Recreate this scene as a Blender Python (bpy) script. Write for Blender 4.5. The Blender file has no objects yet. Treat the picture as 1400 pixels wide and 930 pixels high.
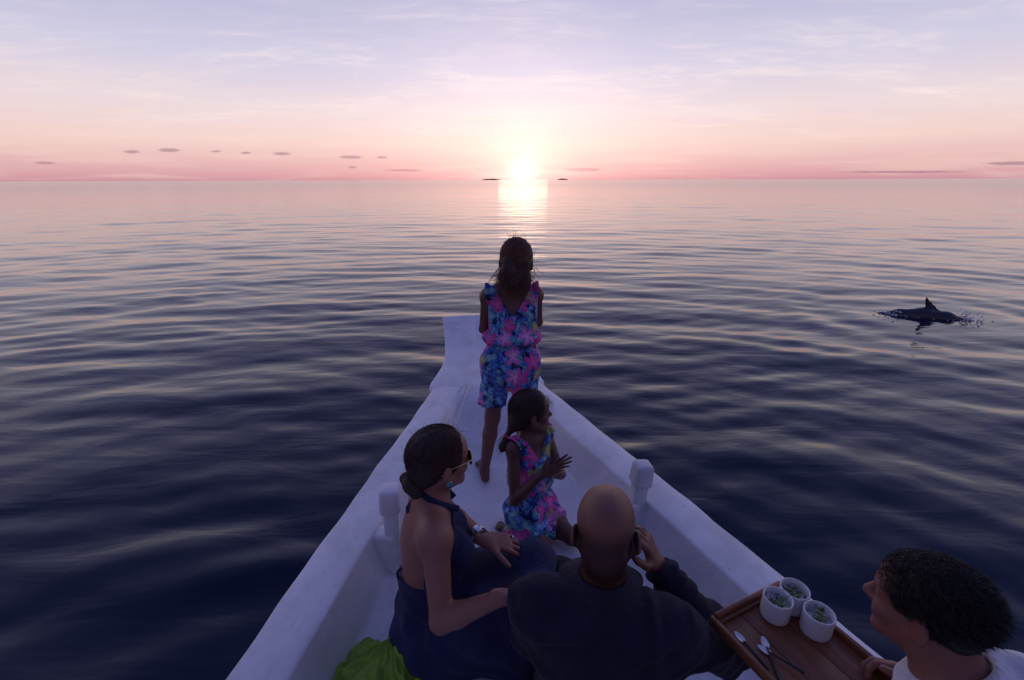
import bpy, bmesh, math, random
import numpy as np
from mathutils import Vector, Matrix
R = math.radians
random.seed(7); rng = np.random.default_rng(7)
sc = bpy.context.scene
COL = sc.collection

# ------------------------------------------------------------------ camera
cd = bpy.data.cameras.new('camera'); cam = bpy.data.objects.new('camera', cd); COL.objects.link(cam)
cd.sensor_fit = 'HORIZONTAL'; cd.sensor_width = 36; cd.lens = 16.0; cd.clip_start = 0.02; cd.clip_end = 200000
CZ = 1.6
cam.matrix_world = Matrix.Translation((0, 0, CZ)) @ Matrix.Rotation(R(90 - 19.4), 4, 'X') @ Matrix.Rotation(R(-0.16), 4, 'Z')
sc.camera = cam

# ------------------------------------------------------------------ world
def lin(c):
    return tuple(x / 12.92 if x <= .04045 else ((x + .055) / 1.055) ** 2.4 for x in c)
def hexc(h):
    h = h.lstrip('#'); return lin(tuple(int(h[i:i + 2], 16) / 255 for i in (0, 2, 4))) + (1,)
SUN_AZ, SUN_EL = 1.35, 1.0          # degrees right of straight ahead, above the horizon
sd = Vector((math.sin(R(SUN_AZ)) * math.cos(R(SUN_EL)), math.cos(R(SUN_AZ)) * math.cos(R(SUN_EL)), math.sin(R(SUN_EL))))
world = bpy.data.worlds.new('World'); sc.world = world; world.use_nodes = True
wn = world.node_tree; wn.nodes.clear()
class NT:
    """small helper to write node trees compactly"""
    def __init__(s, t): s.t = t
    def n(s, typ, **kw):
        o = s.t.nodes.new(typ)
        for k, v in kw.items():
            if k.startswith('i_'): o.inputs[k[2:].replace('_', ' ')].default_value = v
            else: setattr(o, k, v)
        return o
    def l(s, a, b): s.t.links.new(a, b)
    def put(s, sock, v):
        if hasattr(v, 'is_output') or isinstance(v, bpy.types.NodeSocket): s.l(v, sock)
        else: sock.default_value = v
    def m(s, op, a, b=0.0, c=None, clamp=False):
        o = s.n('ShaderNodeMath', operation=op, use_clamp=clamp)
        s.put(o.inputs[0], a); s.put(o.inputs[1], b)
        if c is not None: s.put(o.inputs[2], c)
        return o.outputs[0]
    def vm(s, op, a, b=(0, 0, 0), out=0):
        o = s.n('ShaderNodeVectorMath', operation=op); s.put(o.inputs[0], a); s.put(o.inputs[1], b)
        return o.outputs[out]
    def mix(s, f, a, b, mode='MIX'):
        o = s.n('ShaderNodeMix', data_type='RGBA', blend_type=mode)
        s.put(o.inputs['Factor'], f); s.put(o.inputs[6], a); s.put(o.inputs[7], b)
        return o.outputs[2]
    def ramp(s, f, stops, interp='LINEAR'):
        o = s.n('ShaderNodeValToRGB'); cr = o.color_ramp; cr.interpolation = interp
        while len(cr.elements) < len(stops): cr.elements.new(.5)
        for e, (p, c) in zip(cr.elements, stops): e.position = p; e.color = c if len(c) == 4 else tuple(c) + (1,)
        s.put(o.inputs[0], f); return o.outputs[0]
    def noise(s, vec, scale, detail=3, rough=.5, dist=0, out=0):
        o = s.n('ShaderNodeTexNoise'); o.inputs['Scale'].default_value = scale; o.inputs['Detail'].default_value = detail
        o.inputs['Roughness'].default_value = rough; o.inputs['Distortion'].default_value = dist
        if vec is not None: s.l(vec, o.inputs['Vector'])
        return o.outputs[out]
    def smooth(s, x, a, b):
        o = s.n('ShaderNodeMapRange', interpolation_type='SMOOTHSTEP'); s.put(o.inputs[0], x)
        o.inputs[1].default_value = a; o.inputs[2].default_value = b; return o.outputs[0]
w = NT(wn)
tc = w.n('ShaderNodeTexCoord').outputs['Generated']
dirv = w.vm('NORMALIZE', tc)
sep = w.n('ShaderNodeSeparateXYZ'); w.l(dirv, sep.inputs[0])
el = w.m('MAXIMUM', sep.outputs[2], 0.0)
# clear-sky colour by height (sine of elevation), west half
west = w.ramp(w.m('POWER', el, .5), [
    (0.00, hexc('c08896')), (0.10, hexc('d39ea6')), (0.18, hexc('dfb3b5')), (0.26, hexc('ebccc8')), (0.35, hexc('e4d3d9')),
    (0.44, hexc('cbc7de')), (0.53, hexc('b4b5d4')), (0.64, hexc('9a9dd2')), (0.80, hexc('6a74b2')), (1.00, hexc('4c5798'))])
east = w.ramp(w.m('POWER', el, .5), [
    (0.00, hexc('565070')), (0.25, hexc('6a5c7c')), (0.42, hexc('675f88')), (0.65, hexc('565e94')), (1.00, hexc('4c5798'))])
sundot = w.vm('DOT_PRODUCT', dirv, tuple(sd), out=1)
facing = w.smooth(sundot, -.55, .75)
base = w.mix(facing, east, west)
# high thin cirrus, stretched along the horizon
inv = w.m('DIVIDE', 1.0, w.m('ADD', el, .10))
flat = w.n('ShaderNodeCombineXYZ'); w.l(w.m('MULTIPLY', sep.outputs[0], inv), flat.inputs[0]); w.l(w.m('MULTIPLY', sep.outputs[1], inv), flat.inputs[1])
mp = w.n('ShaderNodeMapping'); mp.inputs['Rotation'].default_value = (0, 0, R(24)); mp.inputs['Scale'].default_value = (.55, 1.25, 1); w.l(flat.outputs[0], mp.inputs[0])
ci = w.noise(mp.outputs[0], 1.5, 7, .6, .7)
ci2 = w.noise(mp.outputs[0], 5.5, 6, .62, .9)
cir = w.m('MULTIPLY', w.smooth(ci, .40, .72), w.smooth(ci2, .25, .78))
cir = w.m('MULTIPLY', w.m('MULTIPLY', cir, w.smooth(el, .03, .13)), w.m('SUBTRACT', 1.0, w.smooth(el, .28, .55)))
base = w.mix(w.m('MULTIPLY', cir, .66), base, w.mix(facing, hexc('8d7c9c'), hexc('ffece6')))
# low bank of haze-cloud towards the horizon
bank = w.n('ShaderNodeMapping'); bank.inputs['Scale'].default_value = (2.2, 2.2, 26); w.l(dirv, bank.inputs[0])
bk = w.noise(bank.outputs[0], 2.2, 5, .55, .3)
bkm = w.m('MULTIPLY', w.smooth(bk, .45, .68), w.m('SUBTRACT', 1.0, w.smooth(el, .06, .19)))
base = w.mix(w.m('MULTIPLY', bkm, .38), base, w.mix(facing, hexc('77678c'), hexc('eecfc6')))
# small low clouds over the horizon: (tangent of azimuth, tangent of elevation, half length, half height), softened and broken by noise
fr = w.m('MAXIMUM', sep.outputs[1], .05); cu = w.m('DIVIDE', sep.outputs[0], fr); cv = w.m('DIVIDE', sep.outputs[2], fr)
uvc = w.n('ShaderNodeCombineXYZ'); w.l(cu, uvc.inputs[0]); w.l(w.m('MULTIPLY', cv, 3.2), uvc.inputs[1])
cn = w.noise(uvc.outputs[0], 42, 4, .62, .3); tot = None
for tu, tv, hw, hh in ((-.694, .0585, .024, .0042), (-.771, .0555, .017, .0034), (-.467, .0512, .018, .0036), (-.330, .0440, .026, .0036), (-.327, .0250, .010, .0022), (-.265, .0438, .012, .0024), (-.221, .0190, .052, .0026),
                       (.149, .0190, .040, .0034), (-.540, .0530, .011, .0024), (-.955, .0350, .020, .0026), (1.03, .0290, .060, .0038), (.80, .0130, .14, .0022), (-.60, .0560, .012, .0022)):
    du = w.m('MULTIPLY', w.m('SUBTRACT', cu, tu), 1 / hw); dv = w.m('MULTIPLY', w.m('SUBTRACT', cv, tv), 1 / hh)
    e = w.m('EXPONENT', w.m('MULTIPLY_ADD', du, w.m('MULTIPLY', du, -1.0), w.m('MULTIPLY', dv, w.m('MULTIPLY', dv, -1.0))))
    tot = e if tot is None else w.m('ADD', tot, e)
lc = w.m('MULTIPLY', w.smooth(w.m('MULTIPLY', tot, w.m('ADD', -.15, w.m('MULTIPLY', cn, 2.2))), .16, .72), w.m('GREATER_THAN', sep.outputs[1], .06))
base = w.mix(w.m('MULTIPLY', lc, .62), base, hexc('927083'))
# light round the sun
s1 = w.m('MAXIMUM', sundot, 0.0)
def glow(p, col, k):
    o = w.n('ShaderNodeVectorMath', operation='SCALE'); o.inputs[0].default_value = col[:3]
    w.l(w.m('MULTIPLY', w.m('POWER', s1, p), k), o.inputs['Scale']); return o.outputs[0]
acc = base
for p, col, k in ((6, lin((1, .84, .86)), .06), (40, lin((1, .88, .84)), .22), (420, lin((1, .90, .82)), .26), (2600, lin((1, .92, .80)), .34), (9000, lin((1, .93, .80)), .6)):
    acc = w.vm('ADD', acc, glow(p, col, k))
bg = w.n('ShaderNodeBackground'); w.l(acc, bg.inputs[0]); bg.inputs[1].default_value = .92
sky = w.n('ShaderNodeTexSky', sky_type='NISHITA', sun_disc=False); sky.sun_elevation = R(SUN_EL); sky.sun_rotation = R(SUN_AZ)
bg2 = w.n('ShaderNodeBackground'); w.l(sky.outputs[0], bg2.inputs[0]); bg2.inputs[1].default_value = .012
ad = w.n('ShaderNodeAddShader'); w.l(bg.outputs[0], ad.inputs[0]); w.l(bg2.outputs[0], ad.inputs[1])
wo = w.n('ShaderNodeOutputWorld'); w.l(ad.outputs[0], wo.inputs[0])

sl = bpy.data.lights.new('sun', 'SUN'); so = bpy.data.objects.new('sun', sl); COL.objects.link(so)
sl.energy = .010; sl.angle = R(6); sl.color = (1, .62, .42)
so.rotation_euler = (-sd).to_track_quat('-Z', 'Y').to_euler(); so.location = (0, 0, 30)

vs = sc.view_settings; vs.view_transform = 'Standard'; vs.look = 'None'; vs.exposure = .16; vs.gamma = 1; vs.use_curve_mapping = False
sc.render.engine = 'CYCLES'; sc.cycles.use_denoising = True; sc.cycles.sample_clamp_indirect = 4; sc.cycles.max_bounces = 6
sc.cycles.blur_glossy = .5

# ------------------------------------------------------------------ helpers
def tag(o, label=None, cat=None, group=None, kind=None):
    for k, v in (('label', label), ('category', cat), ('group', group), ('kind', kind)):
        if v: o[k] = v
    return o
def empty(name, loc, rz=0):
    o = bpy.data.objects.new(name, None); COL.objects.link(o); o.location = loc; o.rotation_euler = (0, 0, rz); o.empty_display_size = .1
    return o
def npmesh(name, V, F, mat, parent=None, smooth=True, uv=None, col=None):
    """V (n,3) float, F (m,4|3) int; vertices in world space, re-expressed under the parent"""
    V = np.asarray(V, np.float32); F = np.asarray(F, np.int32); k = F.shape[1]
    me = bpy.data.meshes.new(name)
    if parent is not None:
        inv = np.array(parent.matrix_basis.inverted()); V = V @ inv[:3, :3].T.astype(np.float32) + inv[:3, 3].astype(np.float32)
    me.vertices.add(len(V)); me.vertices.foreach_set('co', V.ravel())
    me.loops.add(F.size); me.loops.foreach_set('vertex_index', F.ravel())
    me.polygons.add(len(F)); me.polygons.foreach_set('loop_start', np.arange(0, F.size, k, dtype=np.int32))
    me.polygons.foreach_set('use_smooth', np.full(len(F), smooth))
    if uv is not None:
        l = me.uv_layers.new(name='UVMap'); l.data.foreach_set('uv', np.asarray(uv, np.float32)[F.ravel()].ravel())
    if col is not None:
        a = me.color_attributes.new('Col', 'FLOAT_COLOR', 'POINT')
        c4 = np.ones((len(V), 4), np.float32); c4[:, :3] = col; a.data.foreach_set('color', c4.ravel())
    me.update(calc_edges=True); me.validate()
    if mat: me.materials.append(mat)
    o = bpy.data.objects.new(name, me); COL.objects.link(o)
    if parent is not None: o.parent = parent
    return o
def bmobj(name, bm, mat, parent=None, smooth=True):
    me = bpy.data.meshes.new(name)
    if parent is not None: bm.transform(parent.matrix_basis.inverted())
    bm.normal_update(); bm.to_mesh(me); bm.free()
    if smooth:
        for p in me.polygons: p.use_smooth = True
    if mat: me.materials.append(mat)
    o = bpy.data.objects.new(name, me); COL.objects.link(o)
    if parent is not None: o.parent = parent
    return o
def lathe(bm, prof, n=32, M=Matrix.Identity(4)):
    rings = []
    for r, z in prof:
        rings.append([bm.verts.new(M @ Vector((r * math.cos(2 * math.pi * i / n), r * math.sin(2 * math.pi * i / n), z))) for i in range(n)])
    for a, b in zip(rings, rings[1:]):
        for i in range(n): bm.faces.new((a[i], a[(i + 1) % n], b[(i + 1) % n], b[i]))
    bm.faces.new(rings[0][::-1]); bm.faces.new(rings[-1])
def bbox(bm, c, h, M=Matrix.Identity(4), bev=.004, taper=1.0, seg=2):
    b2 = bmesh.new(); bmesh.ops.create_cube(b2, size=2)
    for v in b2.verts:
        t = taper if v.co.z > 0 else 1
        v.co = Vector((c[0] + v.co.x * h[0] * t, c[1] + v.co.y * h[1] * t, c[2] + v.co.z * h[2]))
    if bev: bmesh.ops.bevel(b2, geom=b2.edges[:], offset=bev, segments=seg, profile=.5, affect='EDGES')
    b2.transform(M); t = bpy.data.meshes.new('t'); b2.to_mesh(t); b2.free(); bm.from_mesh(t); bpy.data.meshes.remove(t)
def tubemesh(paths, radii, n=6):
    """many tubes -> V,F arrays"""
    V, F = [], []; off = 0
    for P, r in zip(paths, radii):
        P = np.asarray(P, float); m = len(P); T = np.gradient(P, axis=0); T /= np.linalg.norm(T, axis=1)[:, None] + 1e-9
        ref = np.array([0, 0, 1.]) if abs(T[0][2]) < .9 else np.array([1., 0, 0])
        A = np.cross(T, ref); A /= np.linalg.norm(A, axis=1)[:, None] + 1e-9; B = np.cross(T, A)
        rr = np.broadcast_to(np.asarray(r, float), (m,))
        an = np.arange(n) * 2 * math.pi / n
        V.append((P[:, None] + rr[:, None, None] * (np.cos(an)[None, :, None] * A[:, None] + np.sin(an)[None, :, None] * B[:, None])).reshape(-1, 3))
        i, j = np.meshgrid(np.arange(m - 1), np.arange(n), indexing='ij'); j2 = (j + 1) % n
        F.append((off + np.stack([i * n + j, (i + 1) * n + j, (i + 1) * n + j2, i * n + j2], -1)).reshape(-1, 4)); off += m * n
    return np.concatenate(V), np.concatenate(F)
def nz(v): v = np.asarray(v, float); return v / np.linalg.norm(v)
def material(name, color, rough=.6, var=.0, vscale=8, bump=0., bscale=60, **kw):
    m = bpy.data.materials.new(name); m.use_nodes = True; t = NT(m.node_tree); b = m.node_tree.nodes['Principled BSDF']
    c = color if len(color) == 4 else tuple(color) + (1,)
    b.inputs['Base Color'].default_value = c; b.inputs['Roughness'].default_value = rough
    tcx = t.n('ShaderNodeTexCoord').outputs['Object']
    if var:
        nv = t.noise(tcx, vscale, 5, .6)
        lo = tuple(x * (1 - var) for x in c[:3]) + (1,); hi = tuple(min(1, x * (1 + var)) for x in c[:3]) + (1,)
        t.l(t.ramp(nv, [(.3, lo), (.7, hi)]), b.inputs['Base Color'])
    if bump:
        bn = t.n('ShaderNodeBump'); bn.inputs['Strength'].default_value = bump; bn.inputs['Distance'].default_value = .004
        t.l(t.noise(tcx, bscale, 4, .6), bn.inputs['Height']); t.l(bn.outputs[0], b.inputs['Normal'])
    for k, v in kw.items(): b.inputs[k.replace('_', ' ')].default_value = v
    return m

# ------------------------------------------------------------------ signed-distance bodies
class SDF:
    def __init__(s): s.p = []
    def cap(s, a, b, ra, rb=None, k=.02, sub=False):
        s.p.append(('c', np.asarray(a, float), np.asarray(b, float), ra, ra if rb is None else rb, k, sub)); return s
    def chain(s, pts, rs, k=.02):
        for i in range(len(pts) - 1): s.cap(pts[i], pts[i + 1], rs[i], rs[i + 1], k if i == 0 else min(k, .012))
        return s
    def ell(s, c, r, M=np.eye(3), k=.02, sub=False):
        s.p.append(('e', np.asarray(c, float), np.asarray(r, float), np.asarray(M, float), None, k, sub)); return s
    def ext(s, o, grow=0., filt=None):
        for q in o.p:
            if q[0] == 'c': s.p.append(('c', q[1], q[2], q[3] + grow, q[4] + grow, q[5], q[6]))
            else: s.p.append(('e', q[1], q[2] + grow, q[3], None, q[5], q[6]))
        return s
    @staticmethod
    def one(q, P):
        if q[0] == 'c':
            a, b, ra, rb = q[1], q[2], q[3], q[4]; ab = b - a; pa = P - a
            h = np.clip((pa @ ab) / max(ab @ ab, 1e-9), 0, 1)
            e = pa - h[..., None] * ab
            return np.sqrt((e * e).sum(-1)) - (ra + (rb - ra) * h)
        l = (P - q[1]) @ q[3]; r = q[2]
        k0 = np.sqrt(((l / r) ** 2).sum(-1)); k1 = np.sqrt(((l / (r * r)) ** 2).sum(-1)) + 1e-9
        return k0 * (k0 - 1) / k1
    @staticmethod
    def comb(D, d, k, sub):
        if sub: D = -D
        h = np.clip(.5 + .5 * (d - D) / k, 0, 1); o = d + (D - d) * h - k * h * (1 - h)
        return -o if sub else o
    def full(s, P):
        D = np.full(P.shape[:-1], 1.0)
        for q in s.p: D = SDF.comb(D, SDF.one(q, P), q[5], q[6])
        return D
    def mesh(s, res, post=None, pad=.03):
        lo = np.full(3, 1e9); hi = -lo
        for q in s.p:
            if q[6]: continue
            if q[0] == 'c':
                for x, r in ((q[1], q[3]), (q[2], q[4])): lo = np.minimum(lo, x - r); hi = np.maximum(hi, x + r)
            else:
                rr = np.sqrt(((q[3] * q[2][None, :]) ** 2).sum(1)); lo = np.minimum(lo, q[1] - rr); hi = np.maximum(hi, q[1] + rr)
        lo -= pad; hi += pad; B = 8
        nb = np.ceil((hi - lo) / (B * res)).astype(int) + 1
        bi = np.stack(np.meshgrid(*[np.arange(n) for n in nb], indexing='ij'), -1).reshape(-1, 3)
        cen = lo + (bi + .5) * B * res
        dc = s.full(cen)
        if post: dc = post(cen, dc)
        rad = B * res * .87
        act = np.abs(dc) < rad + .025
        G = np.repeat(np.repeat(np.repeat(dc.reshape(nb), B, 0), B, 1), B, 2).astype(np.float32)
        ai = bi[act]; ac = cen[act]
        loc = np.stack(np.meshgrid(*[np.arange(B)] * 3, indexing='ij'), -1).reshape(-1, 3)
        P = (lo + (ai[:, None, :] * B + loc[None]) * res)
        D = np.full(P.shape[:2], .2)
        for q in s.p:
            m = SDF.one(q, ac) < rad + q[5] + .03
            if not m.any(): continue
            D[m] = SDF.comb(D[m], SDF.one(q, P[m]), q[5], q[6])
        if post: D = post(P.reshape(-1, 3), D.reshape(-1)).reshape(D.shape)
        ii = ai[:, None, :] * B + loc[None]
        G[ii[..., 0], ii[..., 1], ii[..., 2]] = D
        return surfnet(G, lo, res)
def surfnet(G, lo, res):
    ins = G < 0
    a = ins.astype(np.uint8); nx, ny, nzz = (np.array(G.shape) - 1)
    c = np.zeros((nx, ny, nzz), np.uint8)
    offs = [(i, j, k) for i in (0, 1) for j in (0, 1) for k in (0, 1)]
    for i, j, k in offs: c += a[i:i + nx, j:j + ny, k:k + nzz]
    I = np.argwhere((c > 0) & (c < 8)); vid = np.full(c.shape, -1, np.int32); vid[I[:, 0], I[:, 1], I[:, 2]] = np.arange(len(I))
    val = {o: G[I[:, 0] + o[0], I[:, 1] + o[1], I[:, 2] + o[2]] for o in offs}
    acc = np.zeros((len(I), 3)); cnt = np.zeros(len(I))
    for o in offs:
        for ax in range(3):
            if o[ax]: continue
            p = list(o); p[ax] = 1; p = tuple(p); x, y = val[o], val[p]
            cr = (x < 0) != (y < 0); t = np.where(cr, x / np.where(cr, x - y, 1), 0)
            pos = np.array(o, float)[None].repeat(len(I), 0); pos[:, ax] += t
            acc += pos * cr[:, None]; cnt += cr
    V = lo + (I + acc / cnt[:, None]) * res
    Fs = []
    for ax in range(3):
        u, v = (ax + 1) % 3, (ax + 2) % 3
        sl0 = [slice(1, -1)] * 3; sl1 = [slice(1, -1)] * 3; sl0[ax] = slice(0, -1); sl1[ax] = slice(1, None)
        A, Bb = ins[tuple(sl0)], ins[tuple(sl1)]
        E = np.argwhere(A != Bb); fl = A[E[:, 0], E[:, 1], E[:, 2]]
        base = E + 1; base[:, ax] -= 1
        def cell(du, dv):
            q = base.copy(); q[:, u] += du; q[:, v] += dv; return vid[q[:, 0], q[:, 1], q[:, 2]]
        q = np.stack([cell(-1, -1), cell(0, -1), cell(0, 0), cell(-1, 0)], 1)
        q[~fl] = q[~fl][:, ::-1]; Fs.append(q)
    F = np.concatenate(Fs); F = F[(F >= 0).all(1)]
    # two light smoothing passes
    for _ in range(2):
        S = np.zeros_like(V); N = np.zeros(len(V))
        for k in range(4):
            np.add.at(S, F[:, k], V[F[:, (k + 1) % 4]]); np.add.at(N, F[:, k], 1)
        V = V * .5 + .5 * S / np.maximum(N, 1)[:, None]
    return V, F
def sstep(a, b, x):
    t = np.clip((x - a) / (b - a), 0, 1); return t * t * (3 - 2 * t)

# ------------------------------------------------------------------ sea
SEA = -.47
def sea_height(x, y, sp=None):
    g = np.random.default_rng(21); h = np.zeros_like(x)
    # gentle long-crested ripples running towards the boat from ahead, two crossing trains
    for i in range(80):
        lam = .26 * (9.0 / .26) ** (i / 79.0)
        th = R(90) + g.normal(0, R(20)) + (R(14) if g.random() < .5 else R(-12))
        if lam < .8: th += g.normal(0, R(14))
        a = (.0038 * lam ** .95 if lam < .8 else .0038 * .809 * (lam / .8) ** .05) * g.uniform(.5, 1.25)
        ph = g.uniform(0, 6.28); cx, cy = g.normal(0, 2.0), g.uniform(-5, -1)
        k = 2 * math.pi / lam
        w_ = 1.0 if sp is None else sstep(1.6, 3.6, lam / sp)
        run = math.cos(th) * x + math.sin(th) * y if g.random() < .45 else np.hypot(x - cx, y - cy)     # straight wind ripples, and rings left by the boat
        arg = k * run + ph + .55 * np.sin(.23 * x + i) + .4 * np.sin(.31 * y + 2.1 * i)
        patch = .72 + .28 * np.sin(.21 * x + .9 * i) * np.sin(.27 * y + 1.7 * i)
        h += a * w_ * patch * np.sin(arg)
    return h
def make_sea():
    r0, r1, r2 = .6, 420., 90000.
    n1, n2 = 560, 60
    rr = np.concatenate([r0 * (r1 / r0) ** (np.arange(n1) / (n1 - 1)), r1 * (r2 / r1) ** (np.arange(1, n2 + 1) / n2)])
    front = np.linspace(R(20), R(160), 420); back = np.linspace(R(160), R(380), 100)[1:-1]
    an = np.concatenate([front, back]); na = len(an)
    rg, ag = np.meshgrid(rr, an, indexing='ij')
    x, y = rg * np.cos(ag), rg * np.sin(ag)
    sp = np.maximum(rg * math.log(r1 / r0) / (n1 - 1), rg * R(140) / 419 * .5)
    z = SEA + sea_height(x, y, sp) * (1 - sstep(150, 420, rg)) * (1 - .75 * np.exp(-(np.hypot(x - 6.6, y - 6.6) / 1.3) ** 2))
    # swell pushed up round the surfacing dolphin
    dx, dy = x - 6.62, y - 6.95; q = np.hypot(dx, dy)
    z += .010 * np.sin(q * 7) * np.exp(-((q - 1.7) / .8) ** 2)
    V = np.stack([x, y, z], -1).reshape(-1, 3)
    V = np.concatenate([V, [[0, 0, SEA]]])
    i, j = np.meshgrid(np.arange(len(rr) - 1), np.arange(na), indexing='ij'); j2 = (j + 1) % na
    F = np.stack([i * na + j, (i + 1) * na + j, (i + 1) * na + j2, i * na + j2], -1).reshape(-1, 4)
    m = bpy.data.materials.new('sea_water'); m.use_nodes = True; t = NT(m.node_tree); b = m.node_tree.nodes['Principled BSDF']
    b.inputs['Base Color'].default_value = (.003, .007, .026, 1); b.inputs['IOR'].default_value = 1.34
    ge = t.n('ShaderNodeTexCoord').outputs['Object']
    mp = t.n('ShaderNodeMapping'); mp.inputs['Scale'].default_value = (.45, 1.5, 1); t.l(ge, mp.inputs[0])
    n1_ = t.noise(mp.outputs[0], 2.2, 3, .5, .4); n2_ = t.noise(mp.outputs[0], .35, 3, .5, .5)
    mp2 = t.n('ShaderNodeMapping'); mp2.inputs['Scale'].default_value = (.010, .045, 1); t.l(ge, mp2.inputs[0])
    n3_ = t.noise(mp2.outputs[0], 1.0, 5, .6, .6)
    # ripple strength varies in broad cat's-paw patches; the far sea keeps only its own longer waves
    dist = t.vm('LENGTH', ge, out=1)
    far = t.smooth(dist, 25., 160.)
    t.l(t.m('ADD', .06, t.m('MULTIPLY', t.smooth(dist, 8., 220.), .06)), b.inputs['Roughness'])
    hgt = t.m('ADD', t.m('MULTIPLY', n1_, t.m('ADD', .013, t.m('MULTIPLY', far, .012))), t.m('MULTIPLY', n2_, t.m('ADD', .03, t.m('MULTIPLY', far, .05))))
    hgt = t.m('ADD', hgt, t.m('MULTIPLY', t.noise(ge, .9, 3, .6), t.m('MULTIPLY', far, .08)))
    hgt = t.m('MULTIPLY', hgt, t.m('ADD', .45, t.m('MULTIPLY', n3_, 1.1)))
    bn = t.n('ShaderNodeBump'); bn.inputs['Strength'].default_value = 1; bn.inputs['Distance'].default_value = 1.0
    t.l(hgt, bn.inputs['Height']); t.l(bn.outputs[0], b.inputs['Normal'])
    o = npmesh('sea', V[:-1], F, m); o['kind'] = 'structure'
make_sea()

# ------------------------------------------------------------------ far islands and small clouds
def island(px, dist, wid, hgt, seed, label):
    g = np.random.default_rng(seed); x0 = px * dist
    root = empty('island', (x0, dist, SEA)); tag(root, label, 'island', 'low islands on the horizon')
    sand = material('island_sand', (.35, .28, .22), .9, .2, .02); leaf = material('island_trees', (.035, .04, .03), .9, .3, .05)
    bm = bmesh.new(); bmesh.ops.create_icosphere(bm, subdivisions=3, radius=1)
    for v in bm.verts: v.co = Vector((x0 + v.co.x * wid * .56, dist + v.co.y * wid * .4, SEA + v.co.z * hgt * .18))
    bmobj('beach', bm, sand, root)
    bm = bmesh.new()
    for k in range(90):
        u = g.uniform(-1, 1); e = (1 - abs(u) ** 2.6)
        r = hgt * g.uniform(.16, .34); b2 = bmesh.ops.create_icosphere(bm, subdivisions=2, radius=1)
        c = Vector((x0 + u * wid * .47, dist + g.uniform(-.3, .3) * wid * e, SEA + max(.12, e * g.uniform(.35, .8)) * hgt * .9))
        for v in b2['verts']:
            v.co = c + Vector((v.co.x * r * 1.5, v.co.y * r * 1.5, v.co.z * r)) * g.uniform(.8, 1.15)
    bmobj('tree_canopy', bm, leaf, root)
island((672 - 700) / 659, 4200, 165, 12, 3, 'long low wooded island left of the setting sun on the horizon')
island((770 - 700) / 659, 4200, 88, 12, 4, 'short low wooded island right of the setting sun on the horizon')
# ------------------------------------------------------------------ boat
BO = np.array([.253, 0.]); BU = np.array([-.1425, .9898]); BV = np.array([.9898, .1425])
def bw(s, t, z): p = BO + BU * s + BV * t; return np.array([p[0], p[1], z])
WS = [-2.6, -2.0, -1.0, 0., .6, 1.1, 1.6, 2.0, 3.0]; WW = [1.36, 1.38, 1.36, 1.24, 1.11, .965, .822, .70, .392]
def half(s): return float(np.interp(s, WS, WW))
def sheer(s): return float(np.interp(s, [-2.6, 1, 2.4, 3.0, 3.3], [.2, .2, .2, .205, .215]))
boat = empty('boat', (*(BO + BU * .5), 0)); tag(boat, 'white painted wooden boat with tapering bow, blunt raised prow and two mooring posts', 'boat')
def white_paint(name, base, stain=.5):
    m = bpy.data.materials.new(name); m.use_nodes = True; t = NT(m.node_tree); b = m.node_tree.nodes['Principled BSDF']
    g = t.n('ShaderNodeTexCoord').outputs['Object']
    n1 = t.noise(g, 3.2, 6, .65, .4); n2 = t.noise(g, 38, 4, .6); n3 = t.noise(g, 130, 2, .5)
    c = t.mix(t.smooth(n1, .38, .72), base, tuple(x * (1 - .26 * stain) for x in base[:3]) + (1,))
    c = t.mix(t.m('MULTIPLY', t.smooth(n2, .60, .74), .45 * stain), c, (.42, .38, .36, 1))
    mps = t.n('ShaderNodeMapping'); mps.inputs['Scale'].default_value = (38, 4, 10); mps.inputs['Rotation'].default_value = (0, 0, .5); t.l(g, mps.inputs[0])
    c = t.mix(t.m('MULTIPLY', t.smooth(t.noise(mps.outputs[0], 1.0, 5, .65, .3), .60, .76), .5 * stain), c, (.46, .43, .42, 1))
    sp = t.m('MULTIPLY', t.smooth(n3, .735, .76), .5 * stain); c = t.mix(sp, c, (.2, .16, .14, 1))
    t.l(c, b.inputs['Base Color'])
    t.l(t.m('ADD', .34, t.m('MULTIPLY', n1, .3)), b.inputs['Roughness'])
    bn = t.n('ShaderNodeBump'); bn.inputs['Strength'].default_value = .35; bn.inputs['Distance'].default_value = .003
    t.l(t.m('ADD', t.m('MULTIPLY', n2, .5), n1), bn.inputs['Height']); t.l(bn.outputs[0], b.inputs['Normal'])
    return m
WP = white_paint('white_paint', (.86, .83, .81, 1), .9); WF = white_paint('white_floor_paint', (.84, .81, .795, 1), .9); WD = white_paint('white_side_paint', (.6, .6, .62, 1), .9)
FE = 3.02    # gunwale end (where the prow piece is fitted)
def fz(s): return .208 * float(sstep(2.3, 3.03, s)) if s > 2.3 else 0.
def inner_top(s): return max(half(s) - .20, .02)
def inner_bot(s): return max(half(s) - .255, .015)
S1 = np.linspace(-2.55, FE, 140)
def loft(name, stations, prof, mat):
    rows = np.array([[p for p in prof(s)] for s in stations]); n, m = rows.shape[:2]
    i, j = np.meshgrid(np.arange(n - 1), np.arange(m - 1), indexing='ij')
    F = np.stack([i * m + j, (i + 1) * m + j, (i + 1) * m + j + 1, i * m + j + 1], -1).reshape(-1, 4)
    return npmesh(name, rows.reshape(-1, 3), F, mat, boat)
def wob(s, sd_): return .0025 * math.sin(9 * s + sd_) + .0018 * math.sin(23 * s + 2 * sd_) + (.003 if math.sin(5.3 * s + sd_ * 3) > .93 else 0)
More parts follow.
